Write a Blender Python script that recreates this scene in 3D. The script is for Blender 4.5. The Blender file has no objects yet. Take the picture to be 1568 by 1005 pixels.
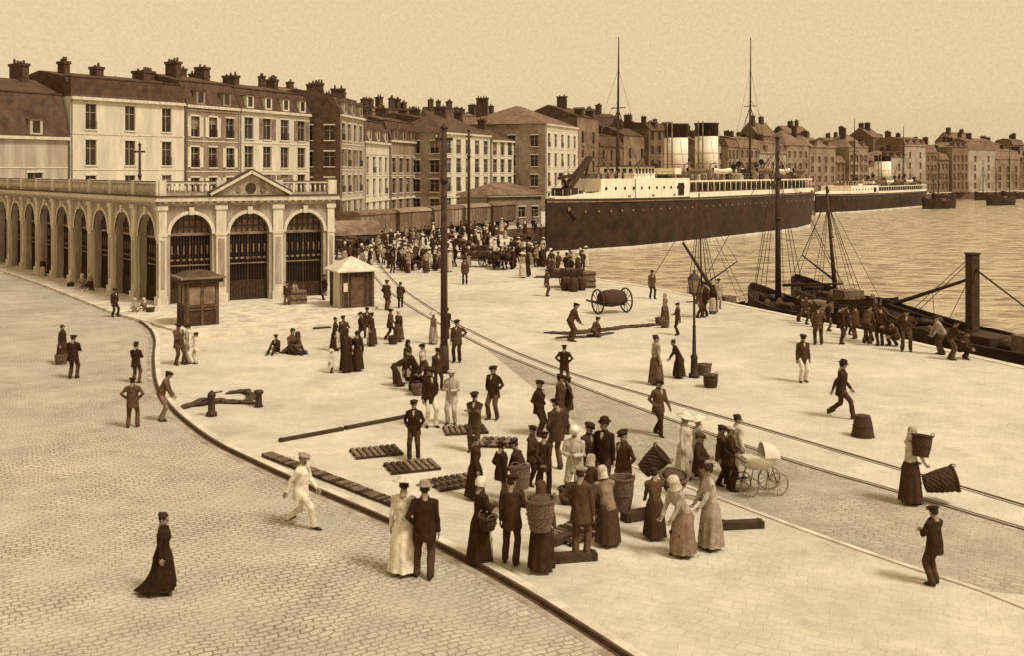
import bpy, bmesh, math, random
from mathutils import Vector, Matrix, noise, geometry
random.seed(11)
R=random.random
def U(a,b): return a+(b-a)*random.random()
F=1600.0; CX=784.0; HZ=261.0; CAMH=8.0
def G(u,v,z=0.0):
    """image pixel (u,v) projected from the camera onto the level plane at height z"""
    Y=F*(CAMH-z)/(v-HZ); return Vector(((u-CX)*Y/F,Y,z))
V=Vector
# ------------------------------------------------------------ materials
def sep(t):
    k=min(1,max(0,t/0.5)); k=k*k*(3-2*k)
    a=(1,.50,.25); c=(1,.89,.69)
    return tuple(t*(a[i]*(1-k)+c[i]*k) for i in range(3))
MATS={}
def mat(name,t,var=.18,scale=3.0,rough=.85,bump=0.0,bscale=None,spec=.3,streak=False):
    if name in MATS: return MATS[name]
    m=bpy.data.materials.new(name); m.use_nodes=True
    n=m.node_tree.nodes; l=m.node_tree.links
    p=n['Principled BSDF']; p.inputs['Roughness'].default_value=rough
    p.inputs['Specular IOR Level'].default_value=spec
    tc=n.new('ShaderNodeTexCoord'); nz=n.new('ShaderNodeTexNoise')
    nz.inputs['Scale'].default_value=scale; nz.inputs['Detail'].default_value=8; nz.inputs['Roughness'].default_value=.68
    src=tc.outputs['Object']
    if streak:
        mp=n.new('ShaderNodeMapping'); mp.inputs['Scale'].default_value=(1.8,1.8,.3); l.new(src,mp.inputs[0]); src=mp.outputs[0]
    l.new(src,nz.inputs['Vector'])
    cr=n.new('ShaderNodeValToRGB'); e=cr.color_ramp.elements
    e[0].position=.34; e[1].position=.64
    e[0].color=(*sep(t*(1-var)),1); e[1].color=(*sep(min(.9,t*(1+var))),1)
    if streak:
        x=e.new(.25); x.color=(*sep(t*(1-var*2.0)),1)
    l.new(nz.outputs['Fac'],cr.inputs['Fac']); l.new(cr.outputs['Color'],p.inputs['Base Color'])
    if bump:
        bz=n.new('ShaderNodeTexNoise'); bz.inputs['Scale'].default_value=bscale or scale*6; bz.inputs['Detail'].default_value=5
        l.new(tc.outputs['Object'],bz.inputs['Vector'])
        bp=n.new('ShaderNodeBump'); bp.inputs['Strength'].default_value=bump; bp.inputs['Distance'].default_value=.05
        l.new(bz.outputs['Fac'],bp.inputs['Height']); l.new(bp.outputs['Normal'],p.inputs['Normal'])
    MATS[name]=m; return m
def paving(name,t0,t1,bw,bh,mort,ang,mt,patch=.35,strength=.5,fine=.16,stain=.8):
    m=bpy.data.materials.new(name); m.use_nodes=True
    n=m.node_tree.nodes; l=m.node_tree.links
    p=n['Principled BSDF']; p.inputs['Roughness'].default_value=.92; p.inputs['Specular IOR Level'].default_value=.15
    tc=n.new('ShaderNodeTexCoord'); mp=n.new('ShaderNodeMapping'); mp.inputs['Rotation'].default_value[2]=ang
    l.new(tc.outputs['Object'],mp.inputs['Vector'])
    wn=n.new('ShaderNodeTexNoise'); wn.inputs['Scale'].default_value=.9; wn.inputs['Detail'].default_value=5
    l.new(mp.outputs[0],wn.inputs['Vector'])
    ad=n.new('ShaderNodeVectorMath'); ad.operation='MULTIPLY_ADD'; ad.inputs[1].default_value=(.55,.55,0)
    l.new(wn.outputs['Color'],ad.inputs[0]); l.new(mp.outputs[0],ad.inputs[2])
    br=n.new('ShaderNodeTexBrick'); br.inputs['Scale'].default_value=1
    br.inputs['Brick Width'].default_value=bw; br.inputs['Row Height'].default_value=bh
    br.inputs['Mortar Size'].default_value=mort; br.inputs['Mortar Smooth'].default_value=.7
    br.inputs['Color1'].default_value=(*sep(t0),1); br.inputs['Color2'].default_value=(*sep(t1),1); br.inputs['Mortar'].default_value=(*sep(mt),1)
    l.new(ad.outputs[0],br.inputs['Vector'])
    def tex(s,d,lo,hi,a,b,rough=.7):
        q=n.new('ShaderNodeTexNoise'); q.inputs['Scale'].default_value=s; q.inputs['Detail'].default_value=d; q.inputs['Roughness'].default_value=rough
        l.new(tc.outputs['Object'],q.inputs['Vector'])
        r=n.new('ShaderNodeMapRange'); r.inputs[1].default_value=lo; r.inputs[2].default_value=hi; r.inputs[3].default_value=a; r.inputs[4].default_value=b
        l.new(q.outputs['Fac'],r.inputs[0]); return r
    silt=tex(.35,7,.42,.62,0,.85); mx=n.new('ShaderNodeMix'); mx.data_type='RGBA'
    l.new(silt.outputs[0],mx.inputs[0]); l.new(br.outputs['Color'],mx.inputs[6]); mx.inputs[7].default_value=(*sep((t0+t1)/2),1)
    a=tex(.13,10,.35,.65,1-patch,1.08); c=tex(9,8,.3,.7,1-fine,1+fine,.85); dd=tex(.9,9,.35,.7,.84,1.08)
    st=tex(2.3,6,.60,.74,1,.78); s2=tex(.42,11,.53,.66,1,stain,.75)
    def mul(x,y):
        q=n.new('ShaderNodeMath'); q.operation='MULTIPLY'; l.new(x,q.inputs[0]); l.new(y,q.inputs[1]); return q.outputs[0]
    f=mul(mul(mul(mul(a.outputs[0],c.outputs[0]),dd.outputs[0]),st.outputs[0]),s2.outputs[0])
    vm=n.new('ShaderNodeVectorMath'); vm.operation='SCALE'; l.new(mx.outputs[2],vm.inputs[0]); l.new(f,vm.inputs['Scale'])
    l.new(vm.outputs[0],p.inputs['Base Color'])
    bp=n.new('ShaderNodeBump'); bp.inputs['Strength'].default_value=strength; bp.inputs['Distance'].default_value=.02; bp.invert=True
    l.new(br.outputs['Fac'],bp.inputs['Height']); l.new(bp.outputs['Normal'],p.inputs['Normal'])
    return m
M_stone=mat('grey_stone',.34,.28,1.2,bump=.3,streak=True); M_stone2=mat('stone_trim',.58,.22,1.6,bump=.2,streak=True)
M_wallw=mat('white_render',.58,.18,.45,bump=.1,streak=True); M_wallg=mat('grey_render',.25,.28,.5,bump=.1,streak=True)
M_wallm=mat('cream_render',.38,.25,.4,bump=.1,streak=True); M_brick=mat('dark_brick',.09,.35,1.5,bump=.3)
M_wallf=mat('distant_wall',.25,.35,.35); M_wallf2=mat('distant_wall_dark',.14,.35,.35); M_wallf3=mat('distant_wall_pale',.40,.3,.35); M_wallf4=mat('distant_wall_mid',.19,.4,.3)
M_h1=mat('hazed_far_wall',.24,.3,.25); M_h2=mat('hazed_far_wall_dark',.19,.3,.25); M_h3=mat('hazed_far_wall_pale',.34,.25,.25); M_hr=mat('hazed_far_slate',.165,.25,.3); M_hg=mat('hazed_far_glass',.14,.3,.5,rough=.5)  # far-shore set: aerial haze painted in as paler, low-contrast base colours
M_slate=mat('slate',.085,.4,1.0,bump=.3,rough=.8); M_slate2=mat('slate_pale',.16,.35,.8,bump=.2); M_chim=mat('chimney_brick',.085,.4,2)
M_glass=mat('window_glass',.035,.5,.6,rough=.35,spec=.5); M_curt=mat('curtain',.22,.4,2); M_frame=mat('window_frame',.42,.2,3)
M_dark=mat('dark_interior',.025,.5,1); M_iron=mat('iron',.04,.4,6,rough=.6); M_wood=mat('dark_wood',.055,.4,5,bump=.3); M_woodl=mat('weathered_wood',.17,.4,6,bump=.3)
M_wick=mat('wicker',.15,.55,24,bump=.8,bscale=60); M_wickd=mat('wicker_dark',.07,.5,24,bump=.8,bscale=60)
M_white=mat('white_paint',.78,.14,.8,streak=True); M_hull=mat('black_hull',.032,.6,.5,rough=.55); M_boot=mat('boot_topping',.5,.25,.5)
M_deck=mat('deck_planks',.36,.2,1); M_rust=mat('buff_steel',.20,.4,1.2)
M_wall=mat('quay_wall',.13,.4,.6,bump=.5); M_kerb=mat('kerb_stone',.33,.35,1.5,bump=.4); M_kerbl=mat('kerb_stone_pale',.56,.28,1.2,bump=.4)
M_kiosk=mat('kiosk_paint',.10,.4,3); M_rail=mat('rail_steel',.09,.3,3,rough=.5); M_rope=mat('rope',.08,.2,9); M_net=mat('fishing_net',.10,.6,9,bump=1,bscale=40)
M_skin=mat('skin',.28,.1,8); M_hair=mat('hair',.035,.3,20); M_shoe=mat('boots',.035,.3,9)
GL=[M_glass]
# ------------------------------------------------------------ builder
class B:
    def __init__(s,name): s.name=name; s.parts={}; s.M=Matrix.Identity(4)
    def add(s,part,m,vs,fs,smooth=False):
        k=(part,m.name)
        if k not in s.parts: s.parts[k]=[[],[],m,smooth]
        P=s.parts[k]; o=len(P[0]); M=s.M
        P[0].extend([M@V(v) for v in vs]); P[1].extend([tuple(i+o for i in f) for f in fs])
    def box(s,part,m,c,d,rot=None):
        x,y,z=d[0]/2,d[1]/2,d[2]/2
        vs=[V((sx*x,sy*y,sz*z)) for sx in(-1,1) for sy in(-1,1) for sz in(-1,1)]
        if rot is not None:
            Rm=Matrix.Rotation(rot,3,'Z') if isinstance(rot,(int,float)) else rot
            vs=[Rm@v for v in vs]
        c=V(c); vs=[v+c for v in vs]
        s.add(part,m,vs,[(0,1,3,2),(4,6,7,5),(0,4,5,1),(2,3,7,6),(0,2,6,4),(1,5,7,3)])
    def bx(s,part,m,x0,x1,y0,y1,z0,z1): s.box(part,m,((x0+x1)/2,(y0+y1)/2,(z0+z1)/2),(x1-x0,y1-y0,z1-z0))
    def cyl(s,part,m,p0,p1,r0,r1=None,n=10,smooth=True):
        p0=V(p0);p1=V(p1); r1=r0 if r1 is None else r1
        q=(p1-p0).to_track_quat('Z','Y'); vs=[];fs=[]
        for p,r in((p0,r0),(p1,r1)):
            for i in range(n):
                a=2*math.pi*i/n; vs.append(p+q@V((r*math.cos(a),r*math.sin(a),0)))
        for i in range(n): fs.append((i,(i+1)%n,n+(i+1)%n,n+i))
        fs+= [tuple(range(n-1,-1,-1)),tuple(range(n,2*n))]
        s.add(part,m,vs,fs,smooth)
    def beam(s,part,m,p0,p1,w,h):
        p0=V(p0);p1=V(p1); q=(p1-p0).to_track_quat('Y','Z').to_matrix()
        s.box(part,m,(p0+p1)/2,(w,(p1-p0).length,h),q)
    def lathe(s,part,m,prof,o=(0,0,0),n=16,Rm=None,smooth=True,sx=1,sy=1):
        vs=[];fs=[];o=V(o)
        for r,z in prof:
            for i in range(n):
                a=2*math.pi*i/n; v=V((r*math.cos(a)*sx,r*math.sin(a)*sy,z))
                if Rm is not None: v=Rm@v
                vs.append(v+o)
        for j in range(len(prof)-1):
            for i in range(n): fs.append((j*n+i,j*n+(i+1)%n,(j+1)*n+(i+1)%n,(j+1)*n+i))
        fs.append(tuple(range(n-1,-1,-1))); k=(len(prof)-1)*n; fs.append(tuple(range(k,k+n)))
        s.add(part,m,vs,fs,smooth)
    def wheel(s,c,r,axis,m=None,ns=10,w=.07,sp=.022):
        m=m or M_wood; c=V(c); q=V(axis).to_track_quat('Z','Y'); vs=[];fs=[];n=24
        for rr,zz in((r,-w/2),(r,w/2),(r*.9,w/2),(r*.9,-w/2)):
            for i in range(n):
                a=2*math.pi*i/n; vs.append(c+q@V((rr*math.cos(a),rr*math.sin(a),zz)))
        for j in range(4):
            for i in range(n): fs.append((j*n+i,j*n+(i+1)%n,((j+1)%4)*n+(i+1)%n,((j+1)%4)*n+i))
        s.add('wheel_rim',m,vs,fs)
        s.cyl('hub',m,c-q@V((0,0,w)),c+q@V((0,0,w)),r*.13,n=10)
        for i in range(ns):
            a=2*math.pi*i/ns; s.cyl('spokes',m,c,c+q@V((r*.92*math.cos(a),r*.92*math.sin(a),0)),sp,n=5)
    def prism(s,part,m,poly,z0,z1):
        n=len(poly); vs=[V((p[0],p[1],z0)) for p in poly]+[V((p[0],p[1],z1)) for p in poly]
        tri=geometry.tessellate_polygon([[V((p[0],p[1],0)) for p in poly]])
        fs=[tuple(i+n for i in t) for t in tri]
        a,b_,c_=[vs[i] for i in fs[0]]
        if (b_-a).cross(c_-a).z<0: fs=[f[::-1] for f in fs]
        for i in range(n): fs.append((i,(i+1)%n,n+(i+1)%n,n+i))
        s.add(part,m,vs,fs)
    def build(s,loc=(0,0,0),rot=0,scale=1):
        multi=len(s.parts)>1; root=None
        if multi:
            root=bpy.data.objects.new(s.name,None); bpy.context.collection.objects.link(root)
        ob=None
        for (part,_),(vs,fs,m,sm) in s.parts.items():
            me=bpy.data.meshes.new(part if multi else s.name); me.from_pydata([tuple(v) for v in vs],[],fs)
            me.materials.append(m)
            if sm: me.polygons.foreach_set('use_smooth',[len(p.vertices)<=4 for p in me.polygons])
            ob=bpy.data.objects.new(part if multi else s.name,me); bpy.context.collection.objects.link(ob)
            if multi: ob.parent=root
        r=root or ob
        r.location=loc; r.rotation_euler=(0,0,rot); r.scale=(scale,)*3
        return r
def frame2(p0,p1,z=0):
    p0=V((p0[0],p0[1],z)); p1=V((p1[0],p1[1],z)); x=(p1-p0); W=x.length; x.normalize(); y=V((-x.y,x.x,0))
    M=Matrix(((x.x,y.x,0,p0.x),(x.y,y.y,0,p0.y),(0,0,1,z),(0,0,0,1))); return M,W
# ------------------------------------------------------------ ground, water
quay=[(-1500,-80),(60,-80),(26,28),(20,44.6),(15.9,56.4),(13,63.7),(9.7,71.5),(5.7,78.5),(4.2,88),(3.4,100.8),(1,120),(-4.5,142.6),(50,217),(66,267),(121,337),(170,400),(260,440),(500,470),(1500,520),(1500,2500),(-1500,2500)]
M_quay=paving('quay_paving',.58,.64,.42,.26,.016,.45,.48,patch=.20,strength=.25,stain=.80)
M_road=paving('street_cobbles',.44,.54,.24,.15,.022,-.5,.26,patch=.16,strength=.7,stain=.86)
M_track=paving('track_paving',.38,.50,.30,.18,.02,.55,.30,patch=.24,strength=.45,stain=.75)
def sheet(name,poly,z,m):
    b=B(name); tri=geometry.tessellate_polygon([[V((p[0],p[1],0)) for p in poly]])
    vs=[V((p[0],p[1],z)) for p in poly]; fs=[tuple(t) for t in tri]
    fs=[f if (vs[f[1]]-vs[f[0]]).cross(vs[f[2]]-vs[f[0]]).z>0 else f[::-1] for f in fs]
    b.add(name,m,vs,fs); return b.build()
sheet('ground',quay,0,M_quay)
b=B('quay_wall')
for i in range(2,18):
    p,q=quay[i],quay[i+1]
    b.add('wall',M_wall,[(p[0],p[1],-6),(q[0],q[1],-6),(q[0],q[1],-.001),(p[0],p[1],-.001)],[(3,2,1,0)])
    M,W=frame2(p,q); b.M=M; b.bx('coping',M_kerbl,0,W,-.06,.4,-.3,.03)
    b.M=Matrix.Identity(4)
b.build()
m=bpy.data.materials.new('harbour_water'); m.use_nodes=True; n=m.node_tree.nodes; l=m.node_tree.links; p=n['Principled BSDF']
p.inputs['Roughness'].default_value=.12; p.inputs['IOR'].default_value=1.5
tc=n.new('ShaderNodeTexCoord'); mp=n.new('ShaderNodeMapping'); mp.inputs['Scale'].default_value=(.30,.5,1); mp.inputs['Rotation'].default_value[2]=.25
nz=n.new('ShaderNodeTexNoise'); nz.inputs['Scale'].default_value=1.0; nz.inputs['Detail'].default_value=7; nz.inputs['Roughness'].default_value=.62; nz.inputs['Distortion'].default_value=.6
bp=n.new('ShaderNodeBump'); bp.inputs['Strength'].default_value=1.0; bp.inputs['Distance'].default_value=.8
l.new(tc.outputs['Object'],mp.inputs[0]); l.new(mp.outputs[0],nz.inputs['Vector']); l.new(nz.outputs['Fac'],bp.inputs['Height']); l.new(bp.outputs['Normal'],p.inputs['Normal'])
cr=n.new('ShaderNodeValToRGB'); cr.color_ramp.elements[0].position=.38; cr.color_ramp.elements[1].position=.56
cr.color_ramp.elements[0].color=(.22,.145,.07,1); cr.color_ramp.elements[1].color=(.66,.54,.35,1)  # light and dark of ripple reflections painted into base colour, following the wave noise
l.new(nz.outputs['Fac'],cr.inputs[0]); l.new(cr.outputs[0],p.inputs['Base Color'])
sheet('water',[(-60,-80),(1500,-80),(1500,700),(-60,700)],-3,m)
kp=[(150,470),(190,482),(222,497),(238,520),(237,552),(242,592),(262,624),(292,652),(335,682),(400,714),(470,746),(600,802),(700,851),(800,906),(900,968),(1010,1040)]
def smooth_line(pts,k=4):
    out=[]
    n=len(pts)
    for i in range(n-1):
        p0=pts[max(i-1,0)];p1=pts[i];p2=pts[i+1];p3=pts[min(i+2,n-1)]
        for j in range(k):
            t=j/k; out.append(.5*((2*p1)+(p2-p0)*t+(2*p0-5*p1+4*p2-p3)*t*t+(3*p1-p0-3*p2+p3)*t**3))
    out.append(pts[-1]); return out
kw=smooth_line([G(*q) for q in kp])
road=[(q.x,q.y) for q in kw]+[(3,5),(3,-70),(-400,-70),(-400,90)]+[tuple(G(20,418))[:2]]
sheet('street',road,.004,M_road)
def strip(b,part,m,line,off,w,z0,z1):
    n=len(line); L=[];Rr=[]
    for i in range(n):
        t=(line[min(i+1,n-1)]-line[max(i-1,0)]); t.z=0; t.normalize(); nn=V((-t.y,t.x,0))
        L.append(line[i]+nn*(off-w/2)); Rr.append(line[i]+nn*(off+w/2))
    vs=[];fs=[]
    for i in range(n):
        for p,z in((L[i],z0),(L[i],z1),(Rr[i],z1),(Rr[i],z0)): vs.append(V((p.x,p.y,z)))
    for i in range(n-1):
        o=i*4
        for j in range(3): fs.append((o+j,o+j+1,o+4+j+1,o+4+j))
    fs=[f[::-1] for f in fs]
    b.add(part,m,vs,fs)
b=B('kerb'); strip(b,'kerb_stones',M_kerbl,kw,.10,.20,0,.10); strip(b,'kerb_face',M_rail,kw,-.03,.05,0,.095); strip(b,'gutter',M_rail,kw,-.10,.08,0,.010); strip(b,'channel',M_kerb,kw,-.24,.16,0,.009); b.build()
pv=[G(-40,402),G(60,436),G(175,482),G(240,500),G(300,521),G(420,509),G(512,500),G(590,468),G(560,440),G(500,400)]
b=B('pavement'); b.prism('slab',M_kerbl,[(p.x,p.y) for p in pv],0,.14); b.build()
ra=smooth_line([G(*q) for q in[(560,395),(566,412),(585,437),(625,468),(680,500),(740,532),(820,565),(900,598),(980,628),(1185,700),(1380,757),(1600,822),(1800,880)]])
rb=smooth_line([G(*q) for q in[(575,392),(584,408),(610,436),(655,468),(715,504),(790,540),(880,574),(980,603),(1150,652),(1400,725),(1620,790),(1850,860)]])
b=B('railway_track')
strip(b,'rail_near',M_rail,ra,0,.08,0,.02); strip(b,'rail_far',M_rail,rb,0,.08,0,.02)
strip(b,'check_rail_near',M_rail,ra,.15,.03,0,.014); strip(b,'check_rail_far',M_rail,rb,-.15,.03,0,.014); b.build()
edge=[G(1500,905),G(1400,872),G(1250,820),G(1105,766),G(1040,742),G(960,712)]
sheet('track_bed',[(q.x,q.y) for q in ra[20:]]+[(30,14)]+[(q.x,q.y) for q in edge],.004,M_track)
b=B('kerb'); strip(b,'edging',M_kerbl,smooth_line([G(960,712),G(1040,742),G(1105,766),G(1250,820),G(1400,872),G(1500,905),G(1600,945)]),0,.13,0,.03); b.build()
# ------------------------------------------------------------ houses
def facade(b,W,H,cols,rows,wm,ww=1.1,wh=1.9,z0=1.1,dz=3.2,frame=True,curt=.3,xs=None,shut=0):
    xs=xs or [W*(i+.5)/cols for i in range(cols)]
    ops=[(x-ww/2,x+ww/2,z0+r*dz,z0+r*dz+wh) for r in range(rows) for x in xs if z0+r*dz+wh<H-.3]
    gx=sorted(set([0,W]+[v for o in ops for v in o[:2]])); gz=sorted(set([0,H]+[v for o in ops for v in o[2:]]))
    vs=[];fs=[]
    oset={(round(o[0],4),round(o[2],4)) for o in ops}
    for i in range(len(gx)-1):
        for j in range(len(gz)-1):
            if (round(gx[i],4),round(gz[j],4)) in oset: continue
            k=len(vs); vs+=[(gx[i],0,gz[j]),(gx[i+1],0,gz[j]),(gx[i+1],0,gz[j+1]),(gx[i],0,gz[j+1])]; fs.append((k,k+1,k+2,k+3))
    d=.26
    for a,c,e,f in ops:
        k=len(vs); vs+=[(a,0,e),(c,0,e),(c,0,f),(a,0,f),(a,d,e),(c,d,e),(c,d,f),(a,d,f)]
        fs+=[(k,k+4,k+5,k+1),(k+1,k+5,k+6,k+2),(k+2,k+6,k+7,k+3),(k+3,k+7,k+4,k)]
    b.add('walls',wm,vs,fs)
    for a,c,e,f in ops:
        b.add('windows',GL[0],[(a,d,e),(c,d,e),(c,d,f),(a,d,f)],[(0,1,2,3)])
        if R()<curt: 
            h=U(.25,.8)*(f-e); b.add('curtains',M_curt,[(a,d-.02,f-h),(c,d-.02,f-h),(c,d-.02,f),(a,d-.02,f)],[(0,1,2,3)])
        if frame:
            b.bx('window_frames',M_frame,(a+c)/2-.03,(a+c)/2+.03,d-.07,d-.03,e,f)
            b.bx('window_frames',M_frame,a,c,d-.075,d-.032,e+(f-e)*.66,e+(f-e)*.66+.05)
            b.bx('sills',M_stone2,a-.12,c+.12,-.12,.1,e-.14,e-.003); b.bx('lintels',M_stone2,a-.14,c+.14,-.07,-.003,f+.02,f+.2)
            if R()<.35: 
                for i in range(9): b.bx('balconette',M_iron,a+(c-a)*i/8-.015,a+(c-a)*i/8+.015,-.12,-.09,e,e+.85)
                b.bx('balconette',M_iron,a,c,-.13,-.08,e+.85,e+.9)
            if R()<shut:
                for s0,s1 in((a-ww*.46,a-.04),(c+.04,c+ww*.46)): b.bx('shutters',M_rust if wm is not M_wallg else M_stone2,s0,s1,-.07,-.004,e,f)
def chimney(b,x,y,z0,z1,w=.7,l=1.8,n=3):
    b.bx('chimneys',M_chim,x-w/2,x+w/2,y-l/2,y+l/2,z0,z1)
    b.bx('chimneys',M_chim,x-w/2-.1,x+w/2+.1,y-l/2-.1,y+l/2+.1,z1-.25,z1+.04)
    for i in range(n):
        yy=y+(i-(n-1)/2)*l/n; b.cyl('chimney_pots',M_chim,(x+U(-.1,.1),yy,z1),(x,yy,z1+U(.25,.6)),.15,.12,n=7)
def roof(b,W,Dp,H,kind,rh,rm,o=.25):
    if kind=='mansard':
        s=rh*.72; i=1.1
        a=[(-.02,-o,H),(W+.02,-o,H),(W+.02,Dp+o,H),(-.02,Dp+o,H)]
        c=[(-.02,i,H+s),(W+.02,i,H+s),(W+.02,Dp-i,H+s),(-.02,Dp-i,H+s)]
        r=[(-.02,Dp/2,H+rh),(W+.02,Dp/2,H+rh)]
        b.add('roof',rm,a+c+r,[(0,1,5,4),(2,3,7,6),(4,5,9,8),(6,7,8,9),(0,4,8,7,3),(1,2,6,9,5)])
        b.bx('roof_break',rm,-.04,W+.04,i-.12,i+.05,H+s-.02,H+s+.12)
    elif kind=='gable':
        b.add('roof',rm,[(-.1,-o,H),(W+.1,-o,H),(W+.1,Dp+o,H),(-.1,Dp+o,H),(-.1,Dp/2,H+rh),(W+.1,Dp/2,H+rh)],[(0,1,5,4),(2,3,4,5),(0,4,3),(1,2,5)])
    elif kind=='hip':
        k=min(W,Dp)/2
        if W>Dp: r=[(k,Dp/2,H+rh),(W-k,Dp/2,H+rh)]; f=[(0,1,5,4),(2,3,4,5),(3,0,4),(1,2,5)]
        else: r=[(W/2,k,H+rh),(W/2,Dp-k,H+rh)]; f=[(0,1,4),(1,2,5,4),(2,3,5),(3,0,4,5)]
        b.add('roof',rm,[(-o,-o,H),(W+o,-o,H),(W+o,Dp+o,H),(-o,Dp+o,H)]+r,f)
def dormer(b,x,H,rh,wm,w=1.35,h=1.55):
    z=H+.12; y0=-.2
    b.bx('dormers',wm,x-w/2,x+w/2,y0,1.8,z,z+h)
    b.add('windows',GL[0],[(x-w*.3,y0-.006,z+.2),(x+w*.3,y0-.006,z+.2),(x+w*.3,y0-.006,z+h-.15),(x-w*.3,y0-.006,z+h-.15)],[(0,1,2,3)])
    b.add('dormer_roofs',M_slate,[(x-w*.65,y0-.15,z+h),(x+w*.65,y0-.15,z+h),(x,y0-.15,z+h+.5),(x-w*.65,2.2,z+h),(x+w*.65,2.2,z+h),(x,2.2,z+h+.5)],[(0,1,2),(0,2,5,3),(1,4,5,2),(0,3,4,1)])
def house(name,p0,p1,Dp,H,kind='mansard',rh=3.4,wm=None,rm=None,cols=3,rows=None,side=None,sidecols=0,dorm=0,chim=((0,.5),),ww=1.1,wh=1.9,z0=1.1,dz=3.3,frame=True,chh=1.4,parapet=0,cornice=True,shut=0,curt=.3,xs=None):
    b=B(name); M,W=frame2(p0,p1); wm=wm or M_wallm; rm=rm or M_slate; side=side or wm
    if rows is None: rows=int((H-z0)/dz)+1
    b.M=M; facade(b,W,H,cols,rows,wm,ww,wh,z0,dz,frame,shut=shut,curt=curt,xs=xs)
    c=M@V((0,Dp,0)); o=M@V((0,0,0)); b.M,_=frame2(c,o); facade(b,Dp,H,max(sidecols,1),rows if sidecols else 0,side,ww*.9,wh*.85,z0,dz,frame)
    b.M=M
    b.add('side_wall',side,[(W,0,0),(W,Dp,0),(W,Dp,H),(W,0,H),(0,Dp,0),(0,Dp,H)],[(0,1,2,3),(1,4,5,2)])
    if cornice:
        tr=M_stone2 if frame else wm
        b.bx('cornice',tr,-.01,W+.01,-.38,-.004,H-.32,H-.02); b.bx('cornice',tr,-.005,W+.005,-.15,-.003,z0+dz-1.05,z0+dz-.85)
        if frame:
            for k in range(2,rows): b.bx('string_courses',tr,0,W,-.06,-.003,z0+k*dz-.55,z0+k*dz-.43)
            b.cyl('downpipe',M_rust,(.12,-.12,0),(.12,-.12,H-.3),.06,n=6)
    if parapet: b.bx('parapet',rm,0,W,-.1,.35,H,H+parapet)
    roof(b,W,Dp,H,kind,rh,rm)
    for i in range(dorm): dormer(b,W*(i+.5)/dorm,H,rh,wm if frame else rm)
    for t,yy in chim: chimney(b,.4+t*(W-.8),Dp*yy,H,H+rh+chh*U(.5,1.15),w=U(.6,1.0),l=U(1.2,2.4),n=random.choice([2,3,4]))
    return b.build()
house('town_house',(-52.5,93.5),(-44.9,105.6),11,11.4,rh=6.0,wm=M_wallm,cols=2,dorm=2,ww=1.6,wh=2.6,dz=3.6,z0=1.6,chim=((.25,.5),(.05,.4),(.9,.5)),chh=1.9,curt=.1)
house('town_house',(-60,80),(-52.6,93.3),11,13,rh=5,wm=M_wallg,cols=3,dorm=3)
house('town_house',(-44.8,106),(-36.9,117.6),11,15.6,rh=2.9,wm=M_wallw,cols=3,z0=1.2,dz=3.7,wh=2.6,ww=1.25,chim=((.1,.35),(.42,.4),(.85,.4),(.98,.5)),chh=1.2,parapet=1.9,curt=.15)
house('town_house',(-36.8,117.9),(-32.9,125.6),11,15.5,rh=3.8,wm=M_wallg,cols=3,dorm=2,z0=1.4,dz=3.5,wh=2.3,ww=1.3,chim=((.2,.35),(.95,.45)),shut=.6)
house('town_house',(-32.8,125.8),(-26.9,138.8),11,15.5,rh=3.6,wm=M_wallw,cols=4,dorm=4,z0=1.4,dz=3.5,ww=1.7,wh=2.6,chim=((.25,.4),(.97,.5)),curt=.15,shut=.2)
house('hotel_building',(-22.9,139.4),(-21.6,152),12,15.6,rh=3.4,wm=M_wallm,side=M_brick,sidecols=4,cols=4,dorm=3,z0=1.6,dz=3.5,wh=2.3,ww=1.5,chim=((.1,.3),(.6,.5),(.98,.3)),shut=.3)
house('town_house',(-21.5,152.3),(-19.7,167.5),11,12.4,rh=4.4,wm=M_wallw,cols=4,dorm=3,ww=1.7,wh=2.4,chim=((.2,.5),(.98,.4)))
house('town_house',(-19.6,168),(-15.6,185),12,13.0,rh=4.4,wm=M_wallg,cols=5,dorm=4,wh=2.4,ww=1.7,chim=((.3,.5),(.7,.5)),side=M_wallf2)
house('town_house',(-15.5,185.2),(-12.4,194.5),12,15,rh=3.4,wm=M_wallf2,cols=3,dorm=2,chim=((.4,.5),(1,.5)))
house('town_house',(-11.6,178),(-4.1,195.5),11,14.6,rh=3.4,kind='hip',wm=M_wallw,cols=5,ww=1.9,wh=2.5,side=M_wallf,sidecols=3,chim=((.5,.5),(.9,.5)))
house('town_house',(-3.9,196),(.3,204),9,13.8,rh=2.5,kind='hip',wm=M_wallw,cols=3,ww=1.7,wh=2.5,side=M_wallm,sidecols=2,chim=((.5,.5),))
house('customs_house',(6.6,205),(14.2,226),19,17.3,rh=4.2,kind='hip',wm=M_wallw,side=M_wallf,rm=M_slate2,sidecols=4,cols=5,ww=1.7,wh=2.6,chim=((.2,.8),),dz=3.9)
for (u0,u1,Y0,Y1,H,rh) in[(520,566,172,178,15.5,4),(560,600,205,208,16.5,4.5),(596,640,198,200,18,2.2),(612,664,215,222,16,4),(655,700,240,242,20,3),(690,735,246,250,18.5,3.5),(300,365,150,158,18.7,2.5),(395,470,168,172,19.6,2.5),(160,280,132,140,17,2),(730,780,255,262,20,2.5)]:
    house('back_street_house',((u0-CX)*Y0/F,Y0),((u1-CX)*Y1/F,Y1),U(7,12),H,rh=rh,kind=random.choice(['gable','mansard']),wm=random.choice([M_wallf2,M_wallf4]),rm=random.choice([M_slate,M_slate2]),cols=4,frame=False,chim=((U(0,.3),.4),(U(.4,.6),.5),(U(.7,1),.5)),chh=1.7,cornice=False)
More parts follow.
